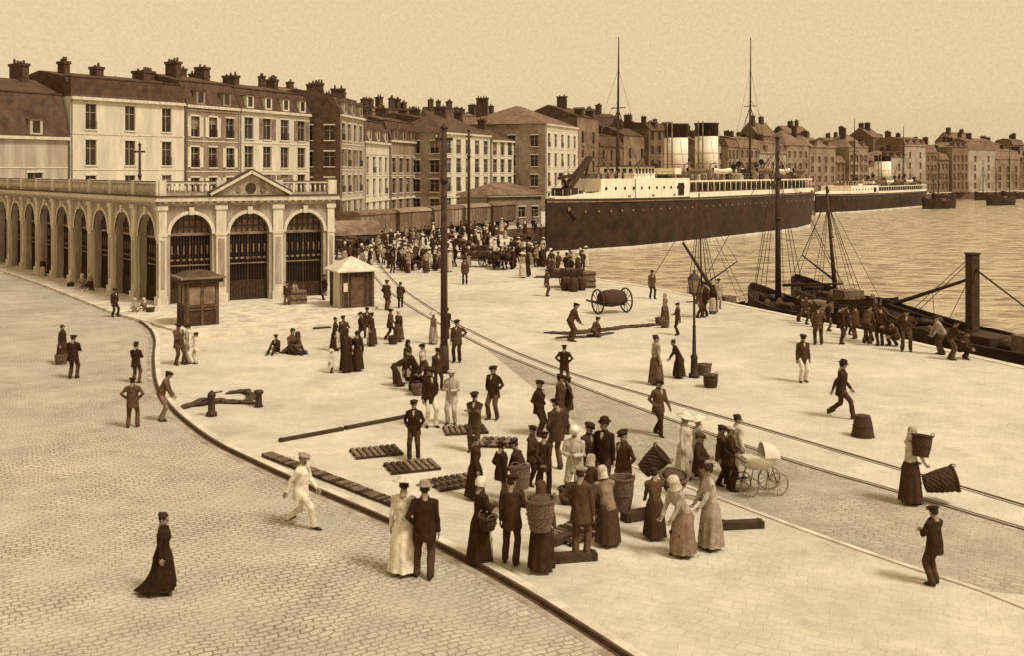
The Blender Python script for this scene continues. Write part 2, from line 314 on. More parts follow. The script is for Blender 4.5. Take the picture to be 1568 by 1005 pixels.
# distant harbour front and the roofs behind (aerial haze is put into the base colours of the farther ones)
rnd=random.Random(5)
fl=[]; u=884.0
key=[(884,228),(1004,274),(1120,303),(1240,335),(1368,367),(1500,404),(1720,460),(1900,500)]
def yat(u):
    for (a,ya),(c,yc) in zip(key,key[1:]):
        if a<=u<=c: return ya+(yc-ya)*(u-a)/(c-a)
    return 500
while u<1860:
    fl.append(u); u+=rnd.uniform(17,44)
for i in range(len(fl)-1):
    u0,u1=fl[i],fl[i+1]; Y0,Y1=yat(u0),yat(u1); setb=rnd.uniform(0,5)
    Hh=(18.4 if u0<1010 else 15.6)+rnd.uniform(-3.4,1.8); Y0+=setb;Y1+=setb
    if rnd.random()<.15 : Hh-=4.5
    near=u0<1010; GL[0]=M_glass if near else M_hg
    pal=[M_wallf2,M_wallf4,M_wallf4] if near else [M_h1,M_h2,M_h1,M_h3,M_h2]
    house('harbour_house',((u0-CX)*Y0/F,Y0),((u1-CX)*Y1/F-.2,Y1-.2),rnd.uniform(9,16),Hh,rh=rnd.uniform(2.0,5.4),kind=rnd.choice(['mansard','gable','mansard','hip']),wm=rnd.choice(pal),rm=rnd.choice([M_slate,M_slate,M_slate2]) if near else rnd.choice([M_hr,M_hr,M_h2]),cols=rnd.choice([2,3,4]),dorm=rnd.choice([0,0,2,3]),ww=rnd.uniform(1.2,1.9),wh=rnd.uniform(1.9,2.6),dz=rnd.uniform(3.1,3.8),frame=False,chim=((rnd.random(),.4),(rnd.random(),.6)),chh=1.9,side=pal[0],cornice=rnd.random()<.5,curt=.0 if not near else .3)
u=880.0
while u<1850:
    u1=u+rnd.uniform(16,46); Y=yat(u)+rnd.uniform(26,60); far=u>1010
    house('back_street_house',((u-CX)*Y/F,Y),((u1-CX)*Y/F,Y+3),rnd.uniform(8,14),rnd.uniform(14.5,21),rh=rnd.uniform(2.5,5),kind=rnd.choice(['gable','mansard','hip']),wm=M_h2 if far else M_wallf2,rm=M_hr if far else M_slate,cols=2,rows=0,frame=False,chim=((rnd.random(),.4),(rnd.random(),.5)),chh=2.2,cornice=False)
    u=u1+rnd.uniform(-6,40)
GL[0]=M_glass
# ------------------------------------------------------------ market hall
def arcade(b,W,nb,H,r,zs):
    bw=W/nb; dp=.55
    for k in range(nb):
        xc=(k+.5)*bw; n=16; vs=[];fs=[]
        arc=[(xc-r*math.cos(math.pi*i/n),zs+r*math.sin(math.pi*i/n)) for i in range(n+1)]
        x0=k*bw;x1=x0+bw
        def q(a):
            o=len(vs); vs.extend(a); fs.append((o,o+1,o+2,o+3))
        q([(x0,0,0),(xc-r,0,0),(xc-r,0,zs),(x0,0,zs)]); q([(xc+r,0,0),(x1,0,0),(x1,0,zs),(xc+r,0,zs)])
        q([(x0,0,zs),(xc-r,0,zs),(xc-r,0,H),(x0,0,H)]); q([(xc+r,0,zs),(x1,0,zs),(x1,0,H),(xc+r,0,H)])
        for i in range(n):
            a,c=arc[i],arc[i+1]; q([(a[0],0,a[1]),(c[0],0,c[1]),(c[0],0,H),(a[0],0,H)]); q([(a[0],0,a[1]),(a[0],dp,a[1]),(c[0],dp,c[1]),(c[0],0,c[1])])
        q([(xc-r,0,0),(xc-r,dp,0),(xc-r,dp,zs),(xc-r,0,zs)]); q([(xc+r,dp,0),(xc+r,0,0),(xc+r,0,zs),(xc+r,dp,zs)])
        b.add('walls',M_stone,vs,fs)
        vs=[];fs=[]
        for i in range(n+1):
            a=math.pi*i/n
            for rr,yy in((r,-.10),(r+.2,-.10),(r+.2,0.0)): vs.append((xc-rr*math.cos(a),yy,zs+rr*math.sin(a)))
        for i in range(n):
            o=i*3
            for j in range(2): fs.append((o+j,o+3+j,o+4+j,o+1+j))
        b.add('archivolts',M_stone2,vs,fs)
        b.bx('keystones',M_stone2,xc-.14,xc+.14,-.2,-.005,zs+r-.05,zs+r+.42)
        yy=dp-.12
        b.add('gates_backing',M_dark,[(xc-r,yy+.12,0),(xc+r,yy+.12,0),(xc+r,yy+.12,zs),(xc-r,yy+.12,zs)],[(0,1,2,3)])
        fan=[(xc,yy+.11,zs)]+[(a[0],yy+.11,a[1]) for a in arc]
        b.add('fanlight',M_curt if k%2 else M_rust,fan,[(0,i+1,i+2) for i in range(n)])
        b.bx('gate_frame',M_rust,xc-r,xc+r,yy-.06,yy+.06,zs-.1,zs+.06)
        b.bx('gate_frame',M_rust,xc-r,xc+r,yy-.05,yy+.05,2.2,2.27)
        for i in range(1,14):
            x=xc-r+2*r*i/14; hh=zs+math.sqrt(max(0,r*r-(x-xc)**2)); w=.04 if i!=7 else .1
            b.bx('gate_bars',M_iron if i%7 else M_wood,x-w/2,x+w/2,yy-.03,yy+.03,0,zs-.1)
            if i%2==1: b.bx('fanlight_bars',M_iron,x-.03,x+.03,yy-.02,yy+.02,zs+.06,hh)
        for i in range(7):
            x=xc-r+2*r*(i+.5)/7; b.bx('gate_scrolls',M_rust,x-.1,x+.1,yy-.04,yy-.031,2.5,2.62); b.bx('gate_scrolls',M_rust,x-.04,x+.04,yy-.04,yy-.031,2.9,3.4)
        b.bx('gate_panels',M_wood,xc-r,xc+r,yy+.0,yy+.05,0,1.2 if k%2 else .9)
        for z in (zs+.4,zs+.8): b.bx('fanlight_bars',M_iron,xc-math.sqrt(r*r-(z-zs)**2),xc+math.sqrt(r*r-(z-zs)**2),yy-.025,yy+.025,z,z+.05)
    for k in range(nb+1):
        x=k*bw; pw=.30; a=max(x-pw,0); c=min(x+pw,W)
        if k==0: a=-.14
        if k==nb: c=W+.14
        b.bx('pilasters',M_stone2,a,c,-.16,-.004,.5,H-.75)
        b.bx('pilaster_panels',M_stone,a+.1,c-.1,-.165,-.161,.9,zs-.3)
        b.bx('plinths',M_stone2,a-.08,c+.08,-.26,-.003,0,.5); b.bx('capitals',M_stone2,a-.07,c+.07,-.24,-.002,H-.75,H-.5)
        b.bx('imposts',M_stone2,a-.04,c+.04,-.2,-.005,zs-.1,zs+.08)
    b.bx('entablature',M_stone,-.2,W+.2,-.18,.3,H-.5,H-.25); b.bx('cornice',M_stone2,-.4,W+.4,-.42,.3,H-.245,H)
    b.bx('cornice_lead',M_slate,-.45,W+.45,-.47,.3,H+.002,H+.10)
    nd=int(W/.42)
    for i in range(nd): x=(i+.5)*W/nd; b.bx('dentils',M_stone2,x-.09,x+.09,-.32,-.19,H-.36,H-.247)
    b.bx('balustrade_rail',M_stone2,-.12,W+.12,-.14,.16,H+.80,H+.9); b.bx('balustrade_rail_top',M_slate,-.14,W+.14,-.17,.19,H+.902,H+.95); b.bx('balustrade_base',M_stone,-.12,W+.12,-.1,.12,H+.10,H+.24)
    nbal=int(W/.3)
    for i in range(nbal):
        x=(i+.5)*W/nbal; b.cyl('balusters',M_stone2,(x,0,H+.2),(x,0,H+.79),.075,.05,n=6)
    for k in range(nb+1):
        x=k*bw; b.bx('balustrade_piers',M_stone2,x-.28,x+.28,-.18,.2,H+.105,H+.99)
b=B('fish_market_hall')
C=V((-20.5,61,0)); E=V((-11.4,66.0,0)); zf=.14
dirS=V((-.634,.773,0)); L=C+dirS*(4.2*9)
Mf,Wf=frame2(C,E,zf); b.M=Mf; arcade(b,Wf,3,6.3,1.2,4.1)
pc=Wf/2; z=6.3
b.add('pediment',M_stone,[(pc-2.2,-.3,z+.1),(pc+2.2,-.3,z+.1),(pc,-.3,z+1.35),(pc-2.2,.3,z+.1),(pc+2.2,.3,z+.1),(pc,.3,z+1.35)],[(0,1,2),(5,4,3),(0,2,5,3),(1,4,5,2)])
for s in(-1,1): 
    b.beam('pediment_cornice',M_stone2,(pc+s*2.45,-.25,z+.16),(pc-s*.03,-.25,z+1.52),.75,.17); b.beam('pediment_lead',M_slate,(pc+s*2.5,-.25,z+.29),(pc,-.25,z+1.66),.8,.06)
b.lathe('pediment_roundel',M_wood,[(.32,0),(.32,.05)],(pc,-.302,z+.52),16,Matrix.Rotation(math.pi/2,3,'X'))
for s in(-1,1): b.lathe('pediment_roundel',M_rust,[(.18,0),(.15,.06)],(pc+s*.75,-.302,z+.4),12,Matrix.Rotation(math.pi/2,3,'X'))
Ms,Ws=frame2(L,C,zf); b.M=Ms; arcade(b,Ws,9,6.3,1.4,3.9)
b.M=Matrix.Identity(4)
K=E+dirS*30
b.prism('roof',M_slate2,[(C.x+.2,C.y+.4),(E.x-.3,E.y+.2),(K.x,K.y),(L.x+.5,L.y)],5.9,6.35)
b.add('right_wall',M_stone,[(E.x,E.y,0),(K.x,K.y,0),(K.x,K.y,6.4),(E.x,E.y,6.4)],[(0,1,2,3)])
b.build()
# ------------------------------------------------------------ kiosk, hut, sheds
b=B('newspaper_kiosk'); w=.75
b.bx('body',M_wood,-w,w,-w,w,0,2.15)
for s in range(4):
    b.M=Matrix.Rotation(s*math.pi/2,4,'Z')
    for x in(-.68,0,.68): b.bx('stiles',M_kiosk,x-.06,x+.06,-w-.05,-w-.003,0,2.15)
    for z in(.05,.85,1.0,2.0): b.bx('rails',M_kiosk,-.62,.62,-w-.04,-w-.002,z,z+.09)
    for x in(-.34,.34): b.bx('panes',M_rust,x-.26,x+.26,-w-.015,-w-.001,1.12,1.95)
b.M=Matrix.Identity(4)
b.bx('cornice',M_wood,-.95,.95,-.95,.95,2.15,2.33); b.bx('cornice',M_rust,-1.05,1.05,-1.05,1.05,2.335,2.42)
b.lathe('roof',M_slate,[(1.25,2.42),(.8,2.62),(.1,2.7)],n=4,Rm=Matrix.Rotation(math.pi/4,3,'Z'),smooth=False)
b.build(G(303,499),.55,1.08)
b=B('quay_hut')
b.bx('walls',M_wood,-1,1,-1,1,0,2.3); b.bx('pale_board',M_wallw,-1.02,-1.003,-.9,.3,.1,2.2)
b.bx('door',M_kiosk,-.4,.4,-1.04,-1.003,.05,1.95); b.bx('corner_posts',M_woodl,-1.05,-.94,-1.05,-.94,0,2.3); b.bx('corner_posts',M_woodl,.94,1.05,-1.05,-.94,0,2.3)
for i in range(6): b.bx('boards',M_rust,-.85+i*.3,-.83+i*.3,-1.015,-1.002,0,2.3)
b.bx('notice',M_wallw,-.85,-.6,-1.05,-1.02,1.1,1.6)
b.lathe('roof',M_stone2,[(1.85,2.25),(1.85,2.32),(.25,3.0),(.0,3.1)],n=4,Rm=Matrix.Rotation(math.pi/4,3,'Z'),smooth=False)
b.build(G(538,471),.5,.98)
b=B('harbour_shed'); b.M,_=frame2((-3.4,150),(6.5,158)); facade(b,10,4.2,4,1,M_wallf,1.2,1.5,1.2,3); b.bx('annexe',M_wallf,0,10,.3,7,0,4.2)
b.bx('cornice',M_wallf3,-.4,10.4,-.4,7.4,4.2,4.5); roof(b,10,7,4.5,'hip',1.8,M_slate2,.5); b.build()
def wagon(name,p0,p1,m,rm):
    b=B(name); b.M,W=frame2(p0,p1)
    b.bx('body',m,0,W,-1.3,1.3,1.0,3.2)
    n=int(W/.9)
    for i in range(n+1): b.bx('ribs',M_rust,i*W/n-.04,i*W/n+.04,-1.36,-1.302,1.0,3.2)
    b.bx('door',M_woodl,W/2-.9,W/2+.9,-1.37,-1.31,1.1,3.05)
    b.bx('end_ribs',M_rust,-.06,-.004,-1.2,1.2,2.0,2.15)
    vs=[];fs=[]
    for x in(-.15,W+.15):
        for i in range(9):
            a=math.pi*i/8; vs.append((x,-1.45*math.cos(a),3.2+.45*math.sin(a)))
    for i in range(8): fs.append((i,i+1,10+i,9+i))
    fs+= [tuple(range(9)),tuple(range(17,8,-1))]
    b.add('roof',rm,vs,fs)
    b.bx('underframe',M_iron,-.1,W+.1,-1.0,1.0,.8,1.0)
    for x in(W*.22,W*.78):
        for y in(-.75,.75): b.cyl('wheels',M_iron,(x,y-.06,.45),(x,y+.06,.45),.45,n=16)
    for y in(-.7,.7): b.cyl('buffers',M_iron,(-.55,y,.95),(0,y,.95),.15,n=8)
    return b.build()
a=V((-17.5,113,0)); dd=V((.42,.907,0))
for i in range(5):
    p=a+dd*i*8.2; wagon('goods_wagon',p,p+dd*7.2,[M_wallf4,M_wallf2,M_wallf][i%3],[M_slate2,M_wallf][i%2])
# ------------------------------------------------------------ poles & lamp
def pole(u,v,top,r,name='telegraph_pole'):
    p=G(u,v); h=(v-top)*p.y/F; b=B(name); b.cyl('shaft',M_wood,(0,0,0),(0,0,h),r,r*.72,n=12)
    b.cyl('shaft_base',M_iron,(0,0,0),(0,0,1.1),r*1.4,r*1.2,n=12); b.lathe('cap',M_iron,[(r*.95,h-.02),(r*1.1,h+.05),(r*.3,h+.15),(.01,h+.25)],n=10)
    b.cyl('collar',M_iron,(0,0,h*.78),(0,0,h*.8),r*1.15,n=12); b.bx('bracket',M_iron,-.35,.35,-.04,.04,h*.95,h*.962)
    for s in(-.3,.3): b.cyl('insulators',M_frame,(s,0,h*.96),(s,0,h*.96+.12),.035,n=8)
    b.build(p)
pole(680,572,196,.15); pole(718,385,200,.17); pole(214,445,222,.11)
b=B('street_lamp')
b.lathe('post',M_iron,[(.22,0),(.22,.12),(.15,.2),(.13,.75),(.16,.8),(.08,.95),(.06,2.0),(.075,2.05),(.05,2.12),(.045,3.25),(.09,3.3),(.03,3.4)],n=12)
b.cyl('ladder_bar',M_iron,(-.35,0,3.05),(.35,0,3.05),.025,n=6)
for i in range(4):
    a=math.pi/4+i*math.pi/2; c,s=math.cos(a),math.sin(a)
    b.cyl('lantern_frame',M_iron,(.12*c,.12*s,3.4),(.25*c,.25*s,3.95),.02,n=5)
b.lathe('lantern_glass',M_curt,[(.11,3.41),(.235,3.94)],n=4,Rm=Matrix.Rotation(math.pi/4,3,'Z').copy(),smooth=False)
b.lathe('lantern_roof',M_iron,[(.29,3.95),(.12,4.15),(.05,4.18),(.06,4.25),(.01,4.34)],n=4,Rm=Matrix.Rotation(math.pi/4,3,'Z'),smooth=False)
b.build(G(1063,579),.3,.97)
# ------------------------------------------------------------ steamships
def steamer(name,p0,p1,L,hb,zd,funnels,masts,fc,hs=1.0):
    b=B(name); d=(V(p1)-V(p0)).to_2d().normalized(); nrm=V((-d.y,d.x)); o=V(p0).to_2d()
    b.M=Matrix(((d.x,nrm.x,0,o.x),(d.y,nrm.y,0,o.y),(0,0,1,-3),(0,0,0,1)))
    st=[(0,.02),(.02,.16),(.05,.36),(.1,.62),(.17,.83),(.27,.96),(.4,1),(.7,1),(.82,.93),(.91,.76),(.96,.55),(.99,.3),(1,.04)]
    def sheer(t): return zd+.35*(1-t)**3*hs+.35*t**4
    def shell(part,m,zf,grow=0):
        vs=[];fs=[];k=len(zf(0))
        for t,w in st:
            r=[(t*L,-(w+grow/hb)*hb*f,z) for z,f in zf(t)]; vs+=r+[(x,-y,z) for x,y,z in reversed(r)]
        n=2*k
        for i in range(len(st)-1):
            for j in range(n-1): fs.append((i*n+j,(i+1)*n+j,(i+1)*n+j+1,i*n+j+1))
        b.add(part,m,vs,fs,True)
    fl=lambda t:(.72 if t<.15 else .9 if t<.85 else .6)
    shell('hull',M_hull,lambda t:[(-1.5,fl(t)*.9),(0,fl(t)),(zd*.5,(fl(t)+1)/2+.02),(sheer(t)-.35,1),(sheer(t),1)])
    shell('boot_topping',M_boot,lambda t:[(-.05,fl(t)*1.0),(.5,fl(t)*1.02+.01)],.04)
    shell('rubbing_strake',M_rust,lambda t:[(sheer(t)-.5,1.0),(sheer(t)-.42,1.02),(sheer(t)-.34,1.0)],.06)
    vs=[];fs=[]
    for i,(t,w) in enumerate(st):
        vs+=[(t*L,-w*hb,sheer(t)-.05),(t*L,w*hb,sheer(t)-.05)]
        if i: fs.append((2*i-2,2*i,2*i+1,2*i-1))
    b.add('deck',M_deck,vs,fs)
    s0,s1=fc
    def half(x):
        t=x/L
        for (a,wa),(c,wc) in zip(st,st[1:]):
            if a<=t<=c: return hb*(wa+(wc-wa)*(t-a)/(c-a))
        return hb
    def block(part,m,x0,x1,z0,z1,inset=.0,n=8,zz1=None):
        vs=[];fs=[]
        for i in range(n+1):
            x=x0+(x1-x0)*i/n; h=half(x)-inset; zt=z1 if zz1 is None else z1+(zz1-z1)*i/n
            vs+=[(x,-h,z0),(x,-h,zt),(x,h,zt),(x,h,z0)]
        for i in range(n):
            for j in range(3): fs.append((i*4+j,i*4+4+j,i*4+5+j,i*4+1+j))
        fs+=[(0,1,2,3),(n*4+3,n*4+2,n*4+1,n*4)]
        b.add(part,m,vs,fs)
    def rail(x0,x1,z,inset=0,n=None):
        n=n or int((x1-x0)/1.5); prev=None
        for i in range(n+1):
            x=x0+(x1-x0)*i/n
            for s in(-1,1):
                h=(half(x)-inset)*s; b.cyl('railing_posts',M_rust,(x,h,z),(x,h,z+1.0),.035,n=4)
            if prev is not None:
                for s in(-1,1):
                    for zz in(.5,1.0): b.cyl('rails',M_rust,(prev,(half(prev)-inset)*s,z+zz),(x,(half(x)-inset)*s,z+zz),.03,n=4)
            prev=x
    k=hs
    fh=2.9*k
    block('white_forecastle',M_white,s0,s1,zd+.12,zd+fh,.02)
    block('fore_bulwark',M_white,1.2,s0,zd+.2,zd+.5*k,.02,5,zd+1.1*k)
    rail(s0,s1,zd+fh,.1)
    x=s0+1; i=0
    while x<s1-.5:
        h=half(x); b.cyl('portholes',M_dark,(x,-h-.04,zd+1.6*k),(x,-h+.3,zd+1.6*k),.22,n=10); i+=1
        if i%3==0: b.bx('freeing_ports',M_rust,x+.7,x+1.3,-half(x+1)-.02,-half(x+1)+.3,zd+.35,zd+.65*k)
        x+=1.9
    b.bx('side_door',M_dark,s1-3.5,s1-1.8,-half(s1)-.03,-half(s1)+.2,zd+.4,zd+2.2*k)
    b.bx('plate_seam',M_rust,s0+7,s0+7.1,-half(s0+7)-.015,-half(s0+7)+.2,zd+.2,zd+fh-.1)
    # scuttles along the black hull
    x=6.0
    while x<L*.9:
        b.cyl('hull_scuttles',M_rust,(x,-half(x)-.02,zd-1.5*k),(x,-half(x)+.3,zd-1.5*k),.15,n=8); x+=2.3
    e0,e1=s1,L*.92
    block('promenade_house',M_rust,e0,e1,zd,zd+2.3*k,1.3,14)
    block('promenade_deck',M_white,e0,e1,zd+2.3*k,zd+2.5*k,-.05,14)
    block('bulwark',M_white,e0,e1+2,zd-.02,zd+.7*k,-.03,14)
    x=e0
    while x<e1:
        b.cyl('stanchions',M_white,(x,-half(x),zd),(x,-half(x),zd+2.35*k),.05,n=6); x+=2.0
    x=e0+1
    while x<e1-1:
        b.bx('deckhouse_windows',M_dark,x,x+.9,-half(x)+1.25,-half(x)+1.5,zd+.9,zd+1.9*k); x+=1.5
    rail(e0,e1,zd+2.5*k,.1)
    zb=zd+2.5*k; uh=1.1*k
    b.bx('upper_deckhouse',M_wallf3,s1+3.5,L*.76,-hb*.42,hb*.42,zb,zb+uh)
    x=s1+4.2
    while x<L*.76-1: b.bx('upper_windows',M_dark,x,x+.55,-hb*.42-.03,-hb*.42+.1,zb+.35,zb+.85*k); x+=1.5
    bx=s0+(s1-s0)*.42; z1=zd+fh
    b.bx('bridge_house',M_white,bx,bx+6.0*k,-hb*.55,hb*.55,z1,z1+1.7*k)
    for i in range(6):
        xx=bx+.4+i*.95*k; b.bx('bridge_windows',M_dark,xx,xx+.55*k,-hb*.55-.03,-hb*.55+.1,z1+.7*k,z1+1.4*k)
    for i in range(5):
        yy=-hb*.5+i*hb*.2; b.bx('bridge_windows',M_dark,bx-.03,bx+.1,yy,yy+.6,z1+.8*k,z1+1.4*k)
    b.bx('bridge_roof',M_wood,bx-.4,bx+6.4*k,-hb*.65,hb*.65,z1+1.7*k,z1+1.85*k)
    b.bx('bridge_wing',M_white,bx+8.0*k,bx+10.0*k,-hb*.98,hb*.98,z1+.6*k,z1+1.5*k)
    for y in(-hb*.9,hb*.9): b.cyl('wing_props',M_white,(bx+9*k,y,z1),(bx+9*k,y,z1+.6*k),.08)
    for xx in(s0+1.5,s0+4.2): b.bx('hatch_coaming',M_rust,xx,xx+1.8,-1.6,1.2,z1,z1+.7)
    for i in range(4): b.cyl('bitts',M_iron,(s0+1+i*1.5,-half(s0+1+i*1.5)+.9,z1),(s0+1+i*1.5,-half(s0+1+i*1.5)+.9,z1+.8),.16,n=8)
    for fx,fr,ft in funnels:
        fz=zb+.2; h=ft-fz; cut=ft-2.0*k-.2
        b.lathe('funnel',M_white,[(fr,fz),(fr,cut)],(fx,0,0),28)
        b.lathe('funnel_top',M_hull,[(fr+.02,cut+.002),(fr+.02,ft-.3),(fr+.16,ft-.28),(fr+.16,ft),(fr-.1,ft),(fr-.15,ft-1.2)],(fx,0,0),28)
        for zz in(.35,.6): b.lathe('funnel_bands',M_rust,[(fr+.03,fz+(cut-fz)*zz),(fr+.03,fz+(cut-fz)*zz+.06)],(fx,0,0),28)
        for s in(-1,1): b.cyl('steam_pipe',M_rust,(fx-fr-.25,s*.4,fz),(fx-fr-.25,s*.4,ft+.3),.11,n=8)
        for a in range(4):
            aa=a*math.pi/2+.7; b.cyl('funnel_stays',M_rope,(fx+fr*math.cos(aa),fr*math.sin(aa),ft-1),(fx+5*math.cos(aa),hb*.7*math.copysign(1,math.sin(aa)),zb+.2*k),.03,n=4)
        b.lathe('funnel_casing',M_rust,[(fr+.6,zb+uh*.5),(fr+.5,zb+uh+.3)],(fx,0,0),16)
    def vent(x,y,z,h,r=.3):
        b.cyl('ventilators',M_rust,(x,y,z),(x,y,z+h),r,r*.9,n=10); b.lathe('ventilator_cowls',M_dark,[(r*.9,-.35),(r*1.3,0),(r*1.75,.3),(r*1.6,.32)],(x,y,z+h),12,Matrix.Rotation(-1.25,3,'Y'))
    for i in range(10):
        x=s1+1.5+i*(L*.52/10); vent(x,(-1)**i*hb*.3,zb+uh,1.0+.9*((i*5)%3)/2)
    lbs=[s1+.5,s1+(9.2 if k>.9 else 8),s1+(26 if k>.9 else 16),s1+(34 if k>.9 else 25),s1+(42 if k>.9 else 33)]
    for li,x in enumerate(lbs):
        for s in(-1,1):
            y=s*hb*.86; z=zb+1.25*k; vs=[];fs=[]
            for j in range(9):
                t=j/8; w=.85*math.sin(math.pi*min(max(t,.03),.97))**.6; kk=.25*(2*t-1)**2
                vs+=[(x+t*6,y-w,z+.45+kk),(x+t*6,y-w*.75,z+.0+kk),(x+t*6,y,z-.3+kk),(x+t*6,y+w*.75,z+kk),(x+t*6,y+w,z+.45+kk)]
            for j in range(8):
                for q in range(4): fs.append((j*5+q,j*5+5+q,j*5+6+q,j*5+1+q))
                fs.append((j*5+4,j*5+9,j*5+5,j*5))
            b.add('lifeboats',M_white if li%2 else M_woodl,vs,fs,True)
            for xx in(x+1,x+5):
                b.cyl('davits',M_rust,(xx,s*hb*.6,zb),(xx,s*hb*.66,z+1.2),.08,n=6); b.cyl('davits',M_rust,(xx,s*hb*.66,z+1.2),(xx,y,z+1.6),.07,n=6); b.cyl('boat_falls',M_rope,(xx,y,z+1.6),(xx,y,z+.4),.03,n=4)
    for (mx,mh) in masts:
        b.cyl('mast',M_wood,(mx,0,zd),(mx+.3,0,zd+(mh-zd)*.55),.26,.2,n=10); b.cyl('topmast',M_wood,(mx+.3,0,zd+(mh-zd)*.55),(mx+.5,0,mh),.17,.08,n=8)
        b.cyl('crosstree',M_wood,(mx+.3,-1.2,zd+(mh-zd)*.56),(mx+.3,1.2,zd+(mh-zd)*.56),.08,n=6)
        for s in(-1,1):
            for q in(-1.4,0,1.4): b.cyl('shrouds',M_rope,(mx+q,s*half(mx)*.95,zd+.5),(mx+.3,0,zd+(mh-zd)*.56),.03,n=4)
            b.cyl('topmast_stays',M_rope,(mx+9*s,0,zb+1),(mx+.4,0,zd+(mh-zd)*.8),.025,n=4)
        b.cyl('derrick_boom',M_woodl,(mx+.6,0,zd+2),(mx-6*k,-1,zd+6*k),.14,.1,n=8); b.cyl('derrick_boom',M_wood,(mx+.6,0,zd+2),(mx+6*k,-1.5,zd+6.6*k),.13,.1,n=8)
        b.cyl('boom_topping_lift',M_rope,(mx-6*k,-1,zd+6*k),(mx+.3,0,zd+(mh-zd)*.5),.025,n=4)
    (ma,ha),(mb,hb_)=masts
    b.cyl('forestay',M_rope,(1,0,zd+1),(ma+.3,0,zd+(ha-zd)*.6),.03,n=4); b.cyl('backstay',M_rope,(L-1,0,zd+1),(mb+.4,0,zd+(hb_-zd)*.6),.03,n=4)
    if k>.95:
        for s in(-1,1): b.beam('deck_crane',M_wood,(3.5,s*.6,zd+.6),(10.5,s*.25,zd+5.8),.4,.45)
        b.beam('deck_crane',M_wood,(10.5,0,zd+6.0),(9.2,0,zd+2.0),.3,.3); b.beam('deck_crane',M_wood,(3.0,0,zd+3.0),(6.2,0,zd+3.4),.4,.4); b.beam('deck_crane',M_wood,(6.6,0,zd+.6),(3.2,0,zd+3.6),.35,.35)
        b.bx('crane_winch',M_iron,3,5.8,-1.2,1.2,zd+.3,zd+1.7); b.cyl('capstan',M_iron,(6.5,-1.2,zd+.2),(6.5,-1.2,zd+1.3),.4,.3,n=10)
        for y in(-2,0,2): b.bx('deck_cargo',M_rust,7.2,8.8,y-.6,y+.6,zd+.1,zd+1.2)
        for i in range(7): b.cyl('fore_rail',M_white,(1.3+i*1.2,-half(1.3+i*1.2)+.1,zd+.5),(1.3+i*1.2,-half(1.3+i*1.2)+.1,zd+1.5),.03,n=4)
        b.cyl('anchor',M_iron,(3.4,-half(3.4)-.1,zd-1.2),(4.2,-half(4.2)-.1,zd-2.4),.16,n=8); b.lathe('hawse_pipe',M_rust,[(.3,0),(.32,.08)],(3.3,-half(3.3)+.0,zd-1.1),10,Matrix.Rotation(math.pi/2,3,'X'))
    else:
        b.cyl('capstan',M_iron,(5.5,-1.2,zd+.2),(5.5,-1.2,zd+1.5),.4,.3,n=10)
    for i in range(30):
        x=s1-4+i*(L*.7-10)/30*1.25
        if x>L*.9: break
        b.bx('deck_gear',random.choice([M_rust,M_wallf3,M_wood,M_iron,M_wallf]),x,x+U(.4,1.4),-hb*.55,-hb*.55+1.1,zb,zb+U(.5,1.9)*k)
    b.cyl('mooring_rope',M_rope,(.3,0,zd-.3),(-9,-1.5,3.3),.06,n=5)
    b.build()
steamer('steamship',(4.4,136,0),(60,210,0),91,5.2,7.0,[(35.7,1.85,18.4),(46.3,1.9,18.9)],[(17.8,30.3),(63.3,34.8)],(8.6,30.4))
steamer('steamship',(76,262,0),(129.5,330,0),86,5,4.9,[(50,2.3,15.4)],[(27,25.2),(68,24.5)],(14,32),.75)
